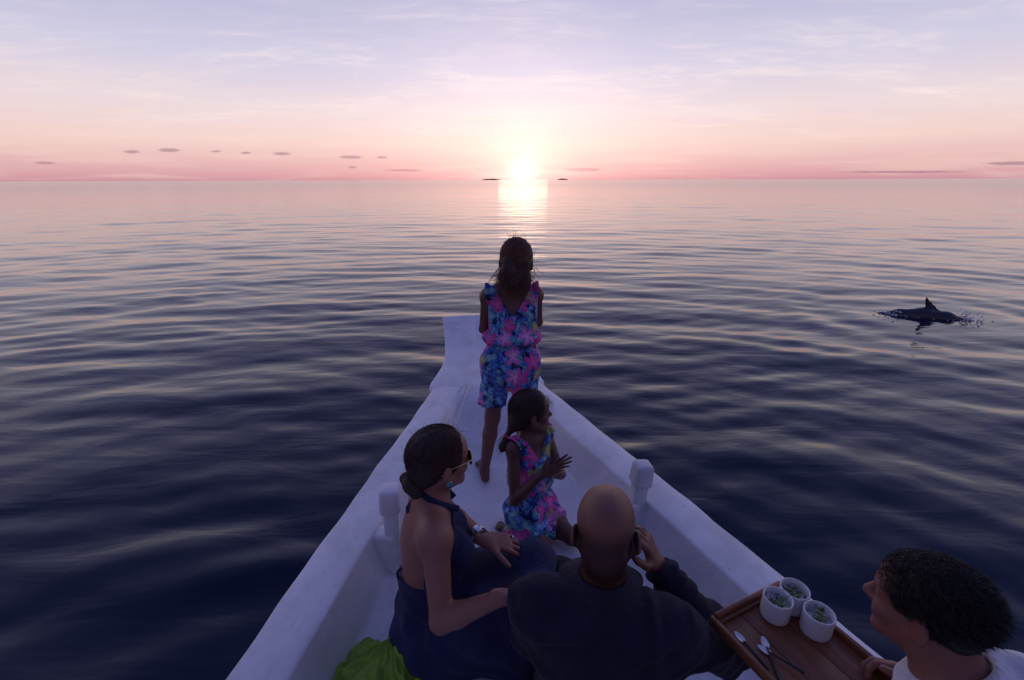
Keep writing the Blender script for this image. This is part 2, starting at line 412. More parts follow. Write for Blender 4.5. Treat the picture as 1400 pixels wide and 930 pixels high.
for sgn, nm in ((-1, 1.), (1, 4.)):
    def gprof(s, sgn=sgn, nm=nm):
        o = half(s) + wob(s, nm); i = inner_top(s); h = sheer(s); ib = inner_bot(s); f = fz(s) - .006
        pts = [(o - .055, h - .15), (o - .012, h - .05), (o - .003, h - .035), (o, h - .02), (o, h - .009), (o - .004, h - .002), (o - .012, h + .001),
               (o * .66 + i * .34, h + .004), (o * .33 + i * .67, h + .004), (i + .02, h + .002), (i + .007, h), (i + .002, h - .003), (i, h - .010),
               ((i * .7 + ib * .3), h * .66 + f * .34), ((i * .3 + ib * .7), h * .30 + f * .70), (ib + .004, f + .03), (ib - .004, f + .012), (ib - .022, f + .002), (ib - .05, f - .004)]
        return [bw(s, sgn * a, b) for a, b in pts]
    loft('gunwale', S1, gprof, WP)
    def hprof(s, sgn=sgn):
        o = half(s); h = sheer(s)
        return [bw(s, sgn * a, b) for a, b in ((o - .03, h - .045), (o - .05, h - .15), (o * .93 - .06, -.2), (o * .84 - .06, -.5), (o * .55, -.82), (.0, -.95))]
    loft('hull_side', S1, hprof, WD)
def fprof(s):
    b = inner_bot(s); f = fz(s); return [bw(s, a * b * 1.0, f + .002 * math.sin(3 * s)) for a in np.linspace(-1, 1, 25)]
loft('floor', np.linspace(-2.55, FE, 120), fprof, WF)
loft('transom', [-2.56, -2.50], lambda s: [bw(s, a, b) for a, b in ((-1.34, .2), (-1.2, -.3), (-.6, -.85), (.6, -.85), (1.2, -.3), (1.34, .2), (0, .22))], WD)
# prow: broad flat stem head that dips, then sweeps up to a blunt square end
PS = [2.98, 3.02, 3.10, 3.22, 3.36, 3.50, 3.64, 3.80, 3.96, 4.10, 4.17, 4.19]
PW = [.402, .418, .408, .368, .325, .298, .284, .279, .281, .288, .291, .288]
PZ = [.190, .204, .212, .218, .225, .238, .258, .290, .330, .372, .394, .392]
def pprof(s):
    o = float(np.interp(s, PS, PW)); z = float(np.interp(s, PS, PZ)); sh = -.02 * float(sstep(3.0, 4.1, s)); th = .10 + .05 * float(sstep(3.2, 4.0, s))
    a = [(-.30 * o, -1.05 - .0 * s), (-.55 * o, -.5), (-.86 * o, z - th), (-o + .004, z - .03), (-o, z - .012), (-o + .003, z - .003), (-o + .012, z),
         (-o * .5, z + .003), (-.010, z + .0045), (-.004, z + .001), (.004, z + .001), (.010, z + .0045), (o * .5, z + .003), (o - .012, z), (o - .003, z - .003), (o, z - .012), (o - .004, z - .03), (.86 * o, z - th), (.55 * o, -.5), (.30 * o, -1.05)]
    return [bw(s - (.55 * max(0, (z - b)) * float(sstep(3.1, 4.1, s)) if b < z - .06 else 0), x + sh, b) for x, b in a]
pr = loft('prow', np.concatenate([np.linspace(2.985, 4.17, 70), [4.185]]), pprof, WP)
bm = bmesh.new(); vs_ = [bm.verts.new(Vector(p)) for p in pprof(4.185)]; bm.faces.new(vs_)
bmobj('prow_end', bm, WP, boat, False)
# strip seam across the prow
bm = bmesh.new(); z_ = float(np.interp(3.80, PS, PZ)); bbox(bm, (0, 0, 0), (.10, .004, .0025), Matrix.Translation(Vector(bw(3.80, .10, z_ + .004))) @ Matrix.Rotation(R(8.2), 4, 'Z'), .001)
bmobj('seam_strip', bm, WP, boat)
# mooring posts
def post(s, t, lean, ht, zb=-.02):
    p = bw(s, t, 0); sg = 1 if t > 0 else -1
    M = Matrix.Translation(Vector((p[0], p[1], zb))) @ Matrix.Rotation(R(8.2), 4, 'Z') @ Matrix.Rotation(R(lean), 4, 'Y')
    bm = bmesh.new(); bbox(bm, (0, 0, (ht - .09) / 2), (.031, .034, (ht - .09) / 2 + .01), M, .008, 1.0)
    o = bmobj('mooring_post', bm, WP, boat)
    bm = bmesh.new(); bbox(bm, (0, 0, ht - .055), (.044, .046, .055), M, .016, .88, 3)
    c = bmobj('post_cap', bm, WP); c.data.transform(boat.matrix_basis.inverted()); c.parent = o
    # frame timber behind the post, against the side
    e = inner_bot(s)
    M2 = Matrix.Translation(Vector(bw(s, sg * (e + .012), .08))) @ Matrix.Rotation(R(8.2 + sg * 17), 4, 'Z')
    bm = bmesh.new(); bbox(bm, (0, 0, 0), (.050, .042, .112), M2, .014, 1.0, 3); bmobj('frame_timber', bm, WP, boat)
post(1.655, -.537, 1, .43); post(1.69, .560, 4, .41)

# ------------------------------------------------------------------ people: toolkit
def frame(az, pitch=0, roll=0):
    """columns right, forward, up; az in degrees from +X, pitch up positive, roll to the right positive"""
    f = np.array([math.cos(R(az)) * math.cos(R(pitch)), math.sin(R(az)) * math.cos(R(pitch)), math.sin(R(pitch))])
    r = nz(np.cross(f, [0, 0, 1])); u = np.cross(r, f)
    c, s_ = math.cos(R(roll)), math.sin(R(roll))
    return np.stack([r * c - u * s_, f, u * c + r * s_], 1)
class Head:
    def __init__(s, c, M, k=1., jaw=1., nose=1., ear=True):
        s.c, s.M, s.k, s.jaw, s.nose, s.ear, s.ez = np.asarray(c, float), M, k, jaw, nose, ear, 0.
    def w(s, x, y, z): return s.c + s.M @ (np.array([x, y, z]) * s.k)
    def loc(s, P): return ((P - s.c) @ s.M) / s.k
    def add(s, S):
        k, j = s.k, s.jaw
        S.ell(s.w(0, -.012, .030), np.array([.074, .094, .083]) * k, s.M, .02)
        S.ell(s.w(0, .030, -.030), np.array([.057 * j, .058, .078]) * k, s.M, .03 * k)
        S.ell(s.w(0, .045, .035), np.array([.058, .042, .045]) * k, s.M, .03 * k)          # forehead
        for g in (-1, 1):
            S.cap(s.w(g * .055 * j, -.005, -.052), s.w(g * .012, .068, -.098), .017 * k, .016 * k, .03 * k)
            S.ell(s.w(g * .036, .058, -.030), np.array([.024, .026, .022]) * k, s.M, .022 * k)   # cheek
            S.cap(s.w(g * .012, .084, .020), s.w(g * .042, .068, .018), .0085 * k, .009 * k, .014 * k)   # brow
            S.ell(s.w(g * .031, .092, .001), np.array([.016, .014, .010]) * k, s.M, .014 * k, True)       # socket
            S.ell(s.w(g * .031, .074, .001), np.array([.0135, .0125, .0115]) * k, s.M, .004 * k)          # lid
        S.cap(s.w(0, .084, .012), s.w(0, .106, -.024), .0068 * k, .0105 * k * s.nose, .010 * k)
        S.ell(s.w(0, .108 * (1 + .0 * s.nose), -.029), np.array([.0115, .012, .010]) * k, s.M, .006 * k)
        for g in (-1, 1): S.ell(s.w(g * .0115, .096, -.032), np.array([.008, .010, .007]) * k, s.M, .006 * k)
        S.ell(s.w(0, .080, -.052), np.array([.025, .014, .018]) * k, s.M, .016 * k)
        S.cap(s.w(-.017, .088, -.057), s.w(.017, .088, -.057), .0060 * k, None, .005 * k)
        S.cap(s.w(-.015, .087, -.069), s.w(.015, .087, -.069), .0068 * k, None, .004 * k)
        S.cap(s.w(-.020, .096, -.0632), s.w(.020, .096, -.0632), .0026 * k, None, .004 * k, True)
        S.ell(s.w(0, .076, -.098), np.array([.020, .017, .016]) * k, s.M, .018 * k)
        if s.ear:
            for g in (-1, 1):
                E_ = s.M @ np.array(Matrix.Rotation(R(g * 22), 3, 'Z') @ Matrix.Rotation(R(-10), 3, 'X'))
                S.ell(s.w(g * .081, -.010, -.010 + s.ez), np.array([.0085, .019, .032]) * k, E_, .010 * k)
                S.ell(s.w(g * .076, -.006, -.033 + s.ez), np.array([.0075, .010, .012]) * k, E_, .008 * k)
                S.ell(s.w(g * .0925, -.004, -.008 + s.ez), np.array([.006, .010, .018]) * k, E_, .006 * k, True)
        return S
def hand(S, wrist, fwd, back, side, k=1., curl=.5, spread=.10, thumb=.5, curls=None):
    """side +1 right hand, -1 left; back = outward normal of the back of the hand; returns finger tips"""
    f = nz(fwd); b = nz(np.asarray(back, float) - f * (np.asarray(back, float) @ f)); lat = np.cross(f, b); td = -lat * side; W = np.asarray(wrist, float)
    curls = curls or [curl] * 4; tips = []
    S.cap(W - f * .02 * k, W + f * .02 * k + td * .004 * k, .0225 * k, .022 * k, .012 * k)
    for i in range(4):
        o = W + f * (.004 * k) + td * (.014, .005, -.005, -.014)[i] * k
        B_ = W + f * (.088, .091, .086, .077)[i] * k + td * (.0285, .0095, -.0095, -.0275)[i] * k
        S.cap(o, B_, .0145 * k, .0102 * k, .012 * k)
        d = nz(f + td * math.tan(spread * (1.5 - i))); L = (.070, .078, .072, .056)[i] * k; a = 0
        p = B_; r = (.0092, .0094, .0088, .0078)[i] * k
        for j, (fr, ca) in enumerate(((.46, .62), (.30, 1.0), (.24, .75))):
            a += curls[i] * ca; dd = d * math.cos(a) - b * math.sin(a); q = p + dd * L * fr
            S.cap(p, q, r, r * .92, .004 * k if j == 0 else .0025 * k); p = q; r *= .92
        tips.append(p)
    p = W + f * .022 * k + td * .020 * k; r = .0150 * k
    d0 = nz(f * .72 + td * .80 - b * .25 * thumb); d1 = nz(f * .95 + td * (.55 - .8 * thumb) - b * .5 * thumb)
    q = p + d0 * .045 * k; S.cap(p, q, r, .0118 * k, .012 * k)
    q2 = q + nz(d0 + d1) * .034 * k; S.cap(q, q2, .0112 * k, .0102 * k, .003 * k)
    q3 = q2 + d1 * .026 * k; S.cap(q2, q3, .0102 * k, .0085 * k, .003 * k); tips.append(q3)
    return tips
def arm(S, sh, el_, wr, k=1., thick=1.):
    sh, el_, wr = map(np.asarray, (sh, el_, wr)); t = thick * k
    S.ell(sh, np.array([.056, .056, .058]) * t, np.eye(3), .04 * k)
    S.cap(sh, el_, .050 * t, .038 * t, .03 * k)
    m = el_ + (wr - el_) * .28
    S.cap(el_, m, .039 * t, .040 * t, .02 * k); S.cap(m, wr, .040 * t, .0255 * t, .015 * k)
def leg(S, hip, kn, an, toe, k=1., thick=1.):
    hip, kn, an, toe = [np.asarray(v, float) for v in (hip, kn, an, toe)]; t = thick * k
    S.cap(hip, kn, .086 * t, .056 * t, .05 * k)
    S.ell(kn, np.array([.056, .056, .056]) * t, np.eye(3), .02 * k)
    m = kn + (an - kn) * .32
    S.cap(kn, m, .052 * t, .054 * t, .02 * k); S.cap(m, an, .054 * t, .034 * t, .02 * k)
    d = toe - an; d[2] = 0; d = nz(d); L = np.linalg.norm(toe - an); side = np.array([-d[1], d[0], 0])
    heel = an - d * .03 * k; heel[2] = toe[2] + .012 * k
    S.cap(an, heel, .034 * t, .029 * t, .02 * k)
    ball = toe - d * .055 * k
    S.cap(an - np.array([0, 0, .01 * k]), ball + np.array([0, 0, .012 * k]), .031 * t, .022 * t, .025 * k)
    S.cap(heel, ball, .026 * t, .020 * t, .02 * k)
    for i in range(5):
        u = (i - 2) / 2.0
        S.cap(ball + side * u * .027 * k, ball + side * u * .034 * k + d * (.058 - .010 * abs(i - 1.2)) * k, .0135 * t, (.0115 if i != 0 else .013) * t, .006 * k)
def torso(S, pel, chest, neck, shl, shr, M, k=1., wide=1., deep=1.):
    pel, chest, neck, shl, shr = [np.asarray(v, float) for v in (pel, chest, neck, shl, shr)]
    S.ell(pel, np.array([.158 * wide, .115 * deep, .115]) * k, M, .05 * k)
    mid = pel * .5 + chest * .5
    S.ell(mid, np.array([.132 * wide, .098 * deep, .150]) * k, M, .06 * k)
    S.ell(chest, np.array([.150 * wide, .108 * deep, .165]) * k, M, .06 * k)
    c2 = (shl + shr) / 2
    S.cap(shl * .82 + shr * .18 - M[:, 2] * .02 * k, shr * .82 + shl * .18 - M[:, 2] * .02 * k, .062 * k * deep, None, .05 * k)
    S.cap(c2 * .5 + neck * .5, shl * .9 + c2 * .1, .052 * k, .040 * k, .04 * k); S.cap(c2 * .5 + neck * .5, shr * .9 + c2 * .1, .052 * k, .040 * k, .04 * k)
def skin_mat(name, c, red=.35):
    m = bpy.data.materials.new(name); m.use_nodes = True; t = NT(m.node_tree); b = m.node_tree.nodes['Principled BSDF']
    g = t.n('ShaderNodeTexCoord').outputs['Object']; at = t.n('ShaderNodeVertexColor'); at.layer_name = 'Col'
    n1 = t.noise(g, 13, 6, .65, .4); n2 = t.noise(g, 240, 4, .7)
    cc = t.mix(t.smooth(n1, .3, .75), tuple(c) + (1,), (c[0] * 1.12, c[1] * (1 - .14 * red), c[2] * (1 - .2 * red), 1))
    cc = t.mix(t.m('MULTIPLY', t.smooth(n2, .35, .7), .38), cc, (c[0] * .7, c[1] * .66, c[2] * .66, 1))
    sp_ = t.mix(t.smooth(t.noise(g, 420, 3, .7), .40, .62), at.outputs[0], t.mix(1.0, at.outputs[0], at.outputs[0], 'MULTIPLY')); cc = t.mix(1.0, cc, sp_, 'MULTIPLY'); t.l(cc, b.inputs['Base Color'])
    b.inputs['Roughness'].default_value = .38; b.inputs['Subsurface Weight'].default_value = .12; b.inputs['Subsurface Radius'].default_value = (.012, .005, .003); b.inputs['Subsurface Scale'].default_value = .6
    bn = t.n('ShaderNodeBump'); bn.inputs['Strength'].default_value = .5; bn.inputs['Distance'].default_value = .0022
    t.l(t.m('ADD', n2, t.noise(g, 600, 2)), bn.inputs['Height']); t.l(bn.outputs[0], b.inputs['Normal'])
    return m
def cloth_mat(name, c, rough=.85, sheen=.2, weave=900, fold=.0):
    m = bpy.data.materials.new(name); m.use_nodes = True; t = NT(m.node_tree); b = m.node_tree.nodes['Principled BSDF']
    g = t.n('ShaderNodeTexCoord').outputs['Object']; n1 = t.noise(g, 14, 5, .6); n2 = t.noise(g, weave, 2, .5)
    t.l(t.mix(t.smooth(n1, .3, .7), tuple(x * .8 for x in c) + (1,), tuple(x * 1.15 for x in c) + (1,)), b.inputs['Base Color'])
    b.inputs['Roughness'].default_value = rough; b.inputs['Sheen Weight'].default_value = sheen * .3; b.inputs['Specular IOR Level'].default_value = .2; b.inputs['Sheen Roughness'].default_value = .5
    mp = t.n('ShaderNodeMapping'); mp.inputs['Scale'].default_value = (1, 1, .35); mp.inputs['Rotation'].default_value = (.3, .5, .2); t.l(g, mp.inputs[0])
    fo = t.noise(mp.outputs[0], 16, 3, .55, 1.2)
    bn = t.n('ShaderNodeBump'); bn.inputs['Strength'].default_value = .85; bn.inputs['Distance'].default_value = .014
    t.l(t.m('ADD', t.m('MULTIPLY', fo, .8), t.m('MULTIPLY', n2, .10)), bn.inputs['Height']); t.l(bn.outputs[0], b.inputs['Normal'])
    return m
def hair_mat(name, c, rough=.62):
    m = bpy.data.materials.new(name); m.use_nodes = True; t = NT(m.node_tree); b = m.node_tree.nodes['Principled BSDF']
    g = t.n('ShaderNodeTexCoord').outputs['Object']; n = t.noise(g, 70, 4, .6)
    t.l(t.mix(n, tuple(x * .55 for x in c) + (1,), tuple(x * 1.5 for x in c) + (1,)), b.inputs['Base Color'])
    b.inputs['Roughness'].default_value = rough
    bn = t.n('ShaderNodeBump'); bn.inputs['Strength'].default_value = .6; bn.inputs['Distance'].default_value = .002
    t.l(t.noise(g, 260, 3), bn.inputs['Height']); t.l(bn.outputs[0], b.inputs['Normal'])
    return m
def floral_mat():
    m = bpy.data.materials.new('floral_cotton'); m.use_nodes = True; t = NT(m.node_tree); b = m.node_tree.nodes['Principled BSDF']
    uv = t.n('ShaderNodeTexCoord').outputs['UV']
    warp = t.noise(uv, 18, 3, .6, 0, 1); uvw = t.vm('ADD', uv, t.vm('SCALE', t.vm('SUBTRACT', warp, (.5, .5, .5)), (0, 0, 0)))
    sc_ = t.n('ShaderNodeVectorMath', operation='SCALE'); t.l(t.vm('SUBTRACT', warp, (.5, .5, .5)), sc_.inputs[0]); sc_.inputs['Scale'].default_value = .018
    uvw = t.vm('ADD', uv, sc_.outputs[0])
    def layer(scale, off, petals, r0, r1, stretch=1.0):
        p = t.vm('ADD', uvw, off)
        v = t.n('ShaderNodeTexVoronoi', voronoi_dimensions='2D', feature='F1'); v.inputs['Scale'].default_value = scale; v.inputs['Randomness'].default_value = .85; t.l(p, v.inputs['Vector'])
        d = t.vm('SUBTRACT', p, v.outputs['Position']); s = t.n('ShaderNodeSeparateXYZ'); t.l(d, s.inputs[0])
        cs = t.n('ShaderNodeSeparateColor'); t.l(v.outputs['Color'], cs.inputs[0])
        ang = t.m('ADD', t.m('ARCTAN2', s.outputs[1], s.outputs[0]), t.m('MULTIPLY', cs.outputs[0], 6.28))
        pet = t.m('ABSOLUTE', t.m('COSINE', t.m('MULTIPLY', ang, petals / 2)))
        rad = t.m('ADD', r0, t.m('MULTIPLY', pet, r1 - r0))
        rel = t.m('DIVIDE', v.outputs['Distance'], rad)
        return rel, cs.outputs[1], cs.outputs[2], pet
    st = t.noise(uvw, 120, 3, .6, 1.5)
    col = (.008, .014, .075, 1)
    def put(col, rel, pick, lo, hi, c, c2, pet):
        mask = t.m('MULTIPLY', t.m('SUBTRACT', 1.0, t.smooth(rel, .90, 1.02)), t.m('MULTIPLY', t.m('GREATER_THAN', pick, lo), t.m('LESS_THAN', pick, hi)))
        body = t.mix(t.smooth(t.m('ADD', t.m('MULTIPLY', rel, .75), t.m('MULTIPLY', st, .55)), .35, .95), c, c2)
        body = t.mix(t.m('MULTIPLY', t.m('SUBTRACT', 1.0, t.smooth(pet, .0, .30)), t.smooth(rel, .15, .5)), body, (c2[0] * .35, c2[1] * .35, c2[2] * .6, 1))
        return t.mix(mask, col, body)
    for sc__, off in ((24, (0, 0, 0)), (19, (.31, .17, 0)), (18, (.77, .61, 0))):
        rel, p1, p2, pet = layer(sc__, off, 2, .10, .62)
        col = put(col, rel, p1, 0, .30, (.06, .24, .66, 1), (.02, .08, .40, 1), pet)
        col = put(col, rel, p1, .30, .58, (.30, .58, .90, 1), (.04, .16, .50, 1), pet)
        col = put(col, rel, p1, .58, .82, (.34, .66, .62, 1), (.08, .30, .46, 1), pet)
    vein = t.m('SUBTRACT', 1.0, t.smooth(t.m('ABSOLUTE', t.m('SUBTRACT', t.noise(uvw, 24, 2, .5, 1.2), .5)), .006, .028))
    col = t.mix(t.m('MULTIPLY', vein, .40), col, (.42, .62, .80, 1))
    dk = t.m('SUBTRACT', 1.0, t.smooth(t.m('ABSOLUTE', t.m('SUBTRACT', t.noise(t.vm('ADD', uvw, (3.1, 1.7, 0)), 26, 3, .55, 1.0), .5)), .012, .045))
    col = t.mix(t.m('MULTIPLY', dk, .35), col, (.006, .010, .06, 1))
    rel, p1, p2, pet = layer(12.5, (.07, .43, 0), 3, .34, .46)
    col = put(col, rel, p1, .0, .30, (.55, .54, .20, 1), (.32, .36, .16, 1), pet)
    rel, p1, p2, pet = layer(10.8, (.53, .21, 0), 5, .20, .60)
    col = put(col, rel, p1, .0, .33, (.90, .15, .48, 1), (.62, .05, .30, 1), pet)
    col = put(col, rel, p1, .33, .60, (.88, .46, .72, 1), (.70, .16, .50, 1), pet)
    t.l(col, b.inputs['Base Color']); b.inputs['Roughness'].default_value = .8
    g = t.n('ShaderNodeTexCoord').outputs['Object']
    bn = t.n('ShaderNodeBump'); bn.inputs['Strength'].default_value = .5; bn.inputs['Distance'].default_value = .012
    t.l(t.noise(g, 24, 3, .55, 1.0), bn.inputs['Height']); t.l(bn.outputs[0], b.inputs['Normal'])
    return m
FLORAL = floral_mat()
def cyl_uv(V, c, M, r=.13):
    l = (V - c) @ M; return np.stack([np.arctan2(l[:, 0], -l[:, 1]) * r + 1.0, l[:, 2] + 1.0], 1)
def ribbons(paths, wid):
    """flat tapering strands, three sided so they read from any side"""
    return tubemesh(paths, [np.linspace(1, .25, len(p)) * wid * random.uniform(.7, 1.2) for p in paths], 3)
def scalp_strands(H, n, start, target, length, lift, wave, seed, off=.012, jit=.15, down=0.):
    """strands combed over the skull towards target(local) ; start(local unit dirs) filters where they grow"""
    g = np.random.default_rng(seed); out = []
    c = np.array([0, -.012, .030]); rad = np.array([.074, .094, .083]) + off
    while len(out) < n:
        u = g.normal(size=3); u /= np.linalg.norm(u); p = c + u * rad
        if not start(p): continue
        L = length * g.uniform(.6, 1.2); m = 8; pts = []; ph = g.uniform(0, 6.28); tg = np.asarray(target(p), float) + g.normal(size=3) * jit * .1
        q = p.copy(); lf = lift * g.uniform(.2, 1.2)
        for i in range(m):
            e = (q - c) / rad; nrm = nz(e / rad); k = np.linalg.norm(e); fl = i / (m - 1)
            if k < 1.0 + .0: q = c + e / k * rad
            pts.append(H.w(*(q + nrm * lf * fl + np.cross(nrm, tg - q + 1e-6) * wave * math.sin(ph + i * 1.5) * fl)))
            d = tg - q; d = d - nrm * (d @ nrm) * .9; d = d / (np.linalg.norm(d) + 1e-6) + g.normal(size=3) * jit * .5; d[2] -= down * fl
            q = q + d * L / m
        out.append(np.array(pts))
    return out
def eyes(H, parent, iris=(.05, .025, .015)):
    for g in (-1, 1):
        bm = bmesh.new(); bmesh.ops.create_uvsphere(bm, u_segments=16, v_segments=10, radius=.0110 * H.k)
        bm.transform(Matrix.Translation(Vector(H.w(g * .031, .0762, .001)))); o = bmobj('eye', bm, EYE, parent)
        c = H.w(g * .031, .0832, .001); bm = bmesh.new(); bmesh.ops.create_uvsphere(bm, u_segments=12, v_segments=8, radius=.0052 * H.k)
        bm.transform(Matrix.Translation(Vector(c))); i_ = bmobj('iris', bm, IRIS); i_.data.transform(parent.matrix_basis.inverted()); i_.parent = o
EYE = material('eye_white', (.7, .66, .62), .2); IRIS = material('iris_brown', (.03, .015, .01), .15)
def face_col(V, H, extra=None):
    col = np.ones((len(V), 3)); l = H.loc(V); front = l[:, 1] > .05
    lips = np.exp(-((l[:, 0] / .021) ** 2 + ((l[:, 2] + .063) / .0105) ** 2) ** 2) * front
    col *= 1 - lips[:, None] * np.array([.22, .45, .42])
    br = np.zeros(len(V))
    for g in (-1, 1): br = np.maximum(br, np.exp(-(((l[:, 0] - g * .029) / .019) ** 2 + ((l[:, 2] - .0215 + .22 * np.abs(l[:, 0] * g - .03)) / .0045) ** 2) ** 2))
    col *= 1 - (br * front * .75)[:, None]
    if extra: col = extra(l, col)
    return col
# ------------------------------------------------------------------ girl standing at the bow
def romper(parent, S_body, c, M, k, z0, waistz, post, res, mat=None):
    V, F = S_body.mesh(res, post); return npmesh('romper', V, F, FLORAL, parent, uv=cyl_uv(V, c, M, .135 * k / .78 if False else .13))
def girl_standing():
    k = .777; M = frame(88); root = empty('person', (-.03, 2.2, 0))
    tag(root, 'girl standing barefoot at the bow in floral romper, back turned, curly ponytail', 'person')
    pel = np.array([-.008, 2.2, .735]); chest = np.array([.002, 2.205, .955]); neck = np.array([.012, 2.20, 1.105])
    shl, shr = np.array([-.120, 2.205, 1.055]), np.array([.120, 2.215, 1.062])
    H = Head((.022, 2.215, 1.228), frame(84, 2, 3), .925)
    S = SDF(); torso(S, pel, chest, neck, shl, shr, M, k, .93, .95)
    S.p[0] = ('e', pel, np.array([.128, .095, .10]), M, None, .05, False)
    T = SDF(); T.ext(S)
    leg(S, (-.075, 2.2, .70), (-.108, 2.215, .375), (-.157, 2.175, .055), (-.195, 2.335, .012), k, .95)
    leg(S, (.058, 2.2, .70), (.062, 2.22, .375), (.072, 2.19, .055), (.085, 2.355, .012), k, .95)
    Lg = SDF(); Lg.p = S.p[len(T.p):]
    arm(S, shl, (-.147, 2.275, .862), (-.045, 2.40, .955), k, .86); arm(S, shr, (.138, 2.32, .885), (.070, 2.42, .965), k, .82)
    hand(S, (-.045, 2.40, .955), (.75, .15, .5), (-.3, .9, -.1), -1, .72, .5); hand(S, (.070, 2.41, .965), (-.75, .1, .5), (.3, .9, -.1), 1, .72, .5)
    S.cap(neck - M[:, 2] * .02, H.w(0, -.018, -.04), .040, .043, .03)
    H.add(S)
    V, F = S.mesh(.0042); npmesh('body', V, F, SKIN_G, root, col=face_col(V, H)); eyes(H, root)
    # romper
    C = SDF(); C.ext(T, .011); C.ext(Lg, .020)
    C.ell(pel - np.array([0, .008, .07]), (.135, .112, .12), M, .05); C.cap(chest + np.array([-.06, 0, -.11]), chest + np.array([.06, 0, -.11]), .068, None, .05); C.cap(shl * .8 + shr * .2 - np.array([0, 0, .02]), chest + np.array([-.055, 0, -.05]), .056, None, .04); C.cap(shr * .8 + shl * .2 - np.array([0, 0, .02]), chest + np.array([.055, 0, -.05]), .056, None, .04)
    cc = np.array([.0, 2.2, 0])
    def post(P, d):
        l = (P - np.array([.0, 2.2, 0])) @ M; x, y, z = l[:, 0], l[:, 1], P[:, 2]
        an = np.arctan2(x, -y)
        d = d - .018 * np.exp(-((z - .845) / .028) ** 2) + .010 * np.exp(-((z - .804) / .013) ** 2) - .004 * np.exp(-((z - .72) / .05) ** 2)
        d = d - .0035 * np.sin(an * 26 + 3 * np.sin(an * 5)) * np.exp(-((z - .80) / .05) ** 2) - .003 * np.sin(an * 9 + z * 40) * sstep(.9, .6, z)
        d = d - .004 * np.sin(x * 60 + 22 * z) * sstep(.84, .9, z) * sstep(1.0, .93, z)
        xl = np.where(x < -.008, x + .085, x - .066); al = np.arctan2(y, xl)
        d = d - .014 * sstep(.62, .48, z)
        rf = np.exp(-((z - .478) / .016) ** 2); d = d - (.005 + .008 * np.sin(al * 15)) * rf
        d = np.maximum(d, .470 - z + .004 * np.sin(al * 15 + 1)); d = np.maximum(d, np.where(z < .575, .006 + .16 * (.575 - z) - np.abs(x + .010), -1))
        ax = np.abs(x - .006)
        vb = z - (.972 + 1.0 * ax + 9 * ax ** 2); vf = z - (1.0 + 1.8 * ax)
        d = np.maximum(d, np.where(y < 0, vb, vf))
        d = np.maximum(d, np.where(z > .87, ax - .122, -1))
        return d
    V, F = C.mesh(.004, post); ro = npmesh('romper', V, F, FLORAL, root, uv=cyl_uv(V, np.array([0, 2.2, 0.]), M))
    # shoulder ruffles
    for g, sh in ((-1, shl), (1, shr)):
        n = 44; rows = []
        for i in range(n):
            a = -2.0 + 4.0 * i / (n - 1)
            p0 = sh + np.array([-g * .012, -math.sin(a) * .056, math.cos(a) * .056 + .002])
            fl = .014 * (1 - (abs(a) / 2.2) ** 4); wv = .009 * math.sin(i * 1.75)
            p1 = p0 + np.array([g * (fl + .010), wv - math.sin(a) * .004, fl * .35 + abs(wv) * .4])
            for p in (p0, (p0 + p1) / 2 + np.array([0, 0, .003]), p1, p1 - np.array([0, 0, .003]), p0 - np.array([g * .004, 0, .006])): rows.append(p)
        rows = np.array(rows); m = 5; i, j = np.meshgrid(np.arange(n - 1), np.arange(m), indexing='ij')
        F = np.stack([i * m + j, (i + 1) * m + j, (i + 1) * m + (j + 1) % m, i * m + (j + 1) % m], -1).reshape(-1, 4)
        o = npmesh('ruffle', rows, F, FLORAL, None, uv=cyl_uv(rows, np.array([0, 2.2, 0.]), M)); o.data.transform(root.matrix_basis.inverted()); o.parent = ro
    # hair: cap, curly ponytail from the back-left, loose curls
    C = SDF(); C.ell(H.w(0, -.014, .031), np.array([.084, .101, .091]) * H.k, H.M, .02)
    C.ell(H.w(0, -.055, -.03), np.array([.066, .052, .07]) * H.k, H.M, .04)
    tie = H.w(-.034, -.112, .018); C.ell(H.w(.004, -.072, -.085), np.array([.078, .048, .062]), H.M, .03)
    C.cap(H.w(-.02, -.095, .02), tie, .026, .018, .02)
    C.chain([tie, H.w(-.03, -.122, -.03), H.w(-.012, -.108, -.085), H.w(.0, -.095, -.122)], [.019, .034, .042, .024], .015)
    def post(P, d):
        l = H.loc(P)
        d = np.maximum(d, np.minimum(l[:, 1] - .035 + .35 * np.maximum(0, .02 - l[:, 2]), np.maximum(l[:, 1] - .078, .045 - l[:, 2])) * H.k)
        st = np.sin(l[:, 0] * 210 + 9 * np.sin(l[:, 2] * 60) + 5 * np.sin(l[:, 1] * 50))
        return d - .0018 * st * sstep(.02, -.06, l[:, 2]) - .0007 * st
    V, F = C.mesh(.0036, post); hr = npmesh('hair', V, F, HAIR_GC, root)
    g = np.random.default_rng(5); paths = scalp_strands(H, 900, lambda p: p[1] < .05 and p[2] > -.03, lambda p: np.array([-.034, -.118, .018]), .09, .003, .0, 3, .011)
    for i in range(640):      # ringlets of the tail and stray curls
        if i < 430:
            p0 = tie + g.normal(size=3) * .009; ln = g.uniform(.10, .20); sp = g.normal(size=2) * np.array([.042, .018]); amp = g.uniform(.004, .011)
            sp[0] += .012
        else:
            a = g.uniform(-1, 1); p0 = H.w(.075 * (1 if g.random() < .5 else -1) * g.uniform(.5, 1), -.06 + .04 * a, -.03 + .03 * g.normal()); ln = g.uniform(.04, .12); sp = g.normal(size=2) * np.array([.03, .02]) + np.array([(p0[0] - H.c[0]) * .25, 0]); amp = g.uniform(.004, .014)
        ph = g.uniform(0, 6.28); fq = g.uniform(9, 20); ts = np.linspace(0, 1, 18)
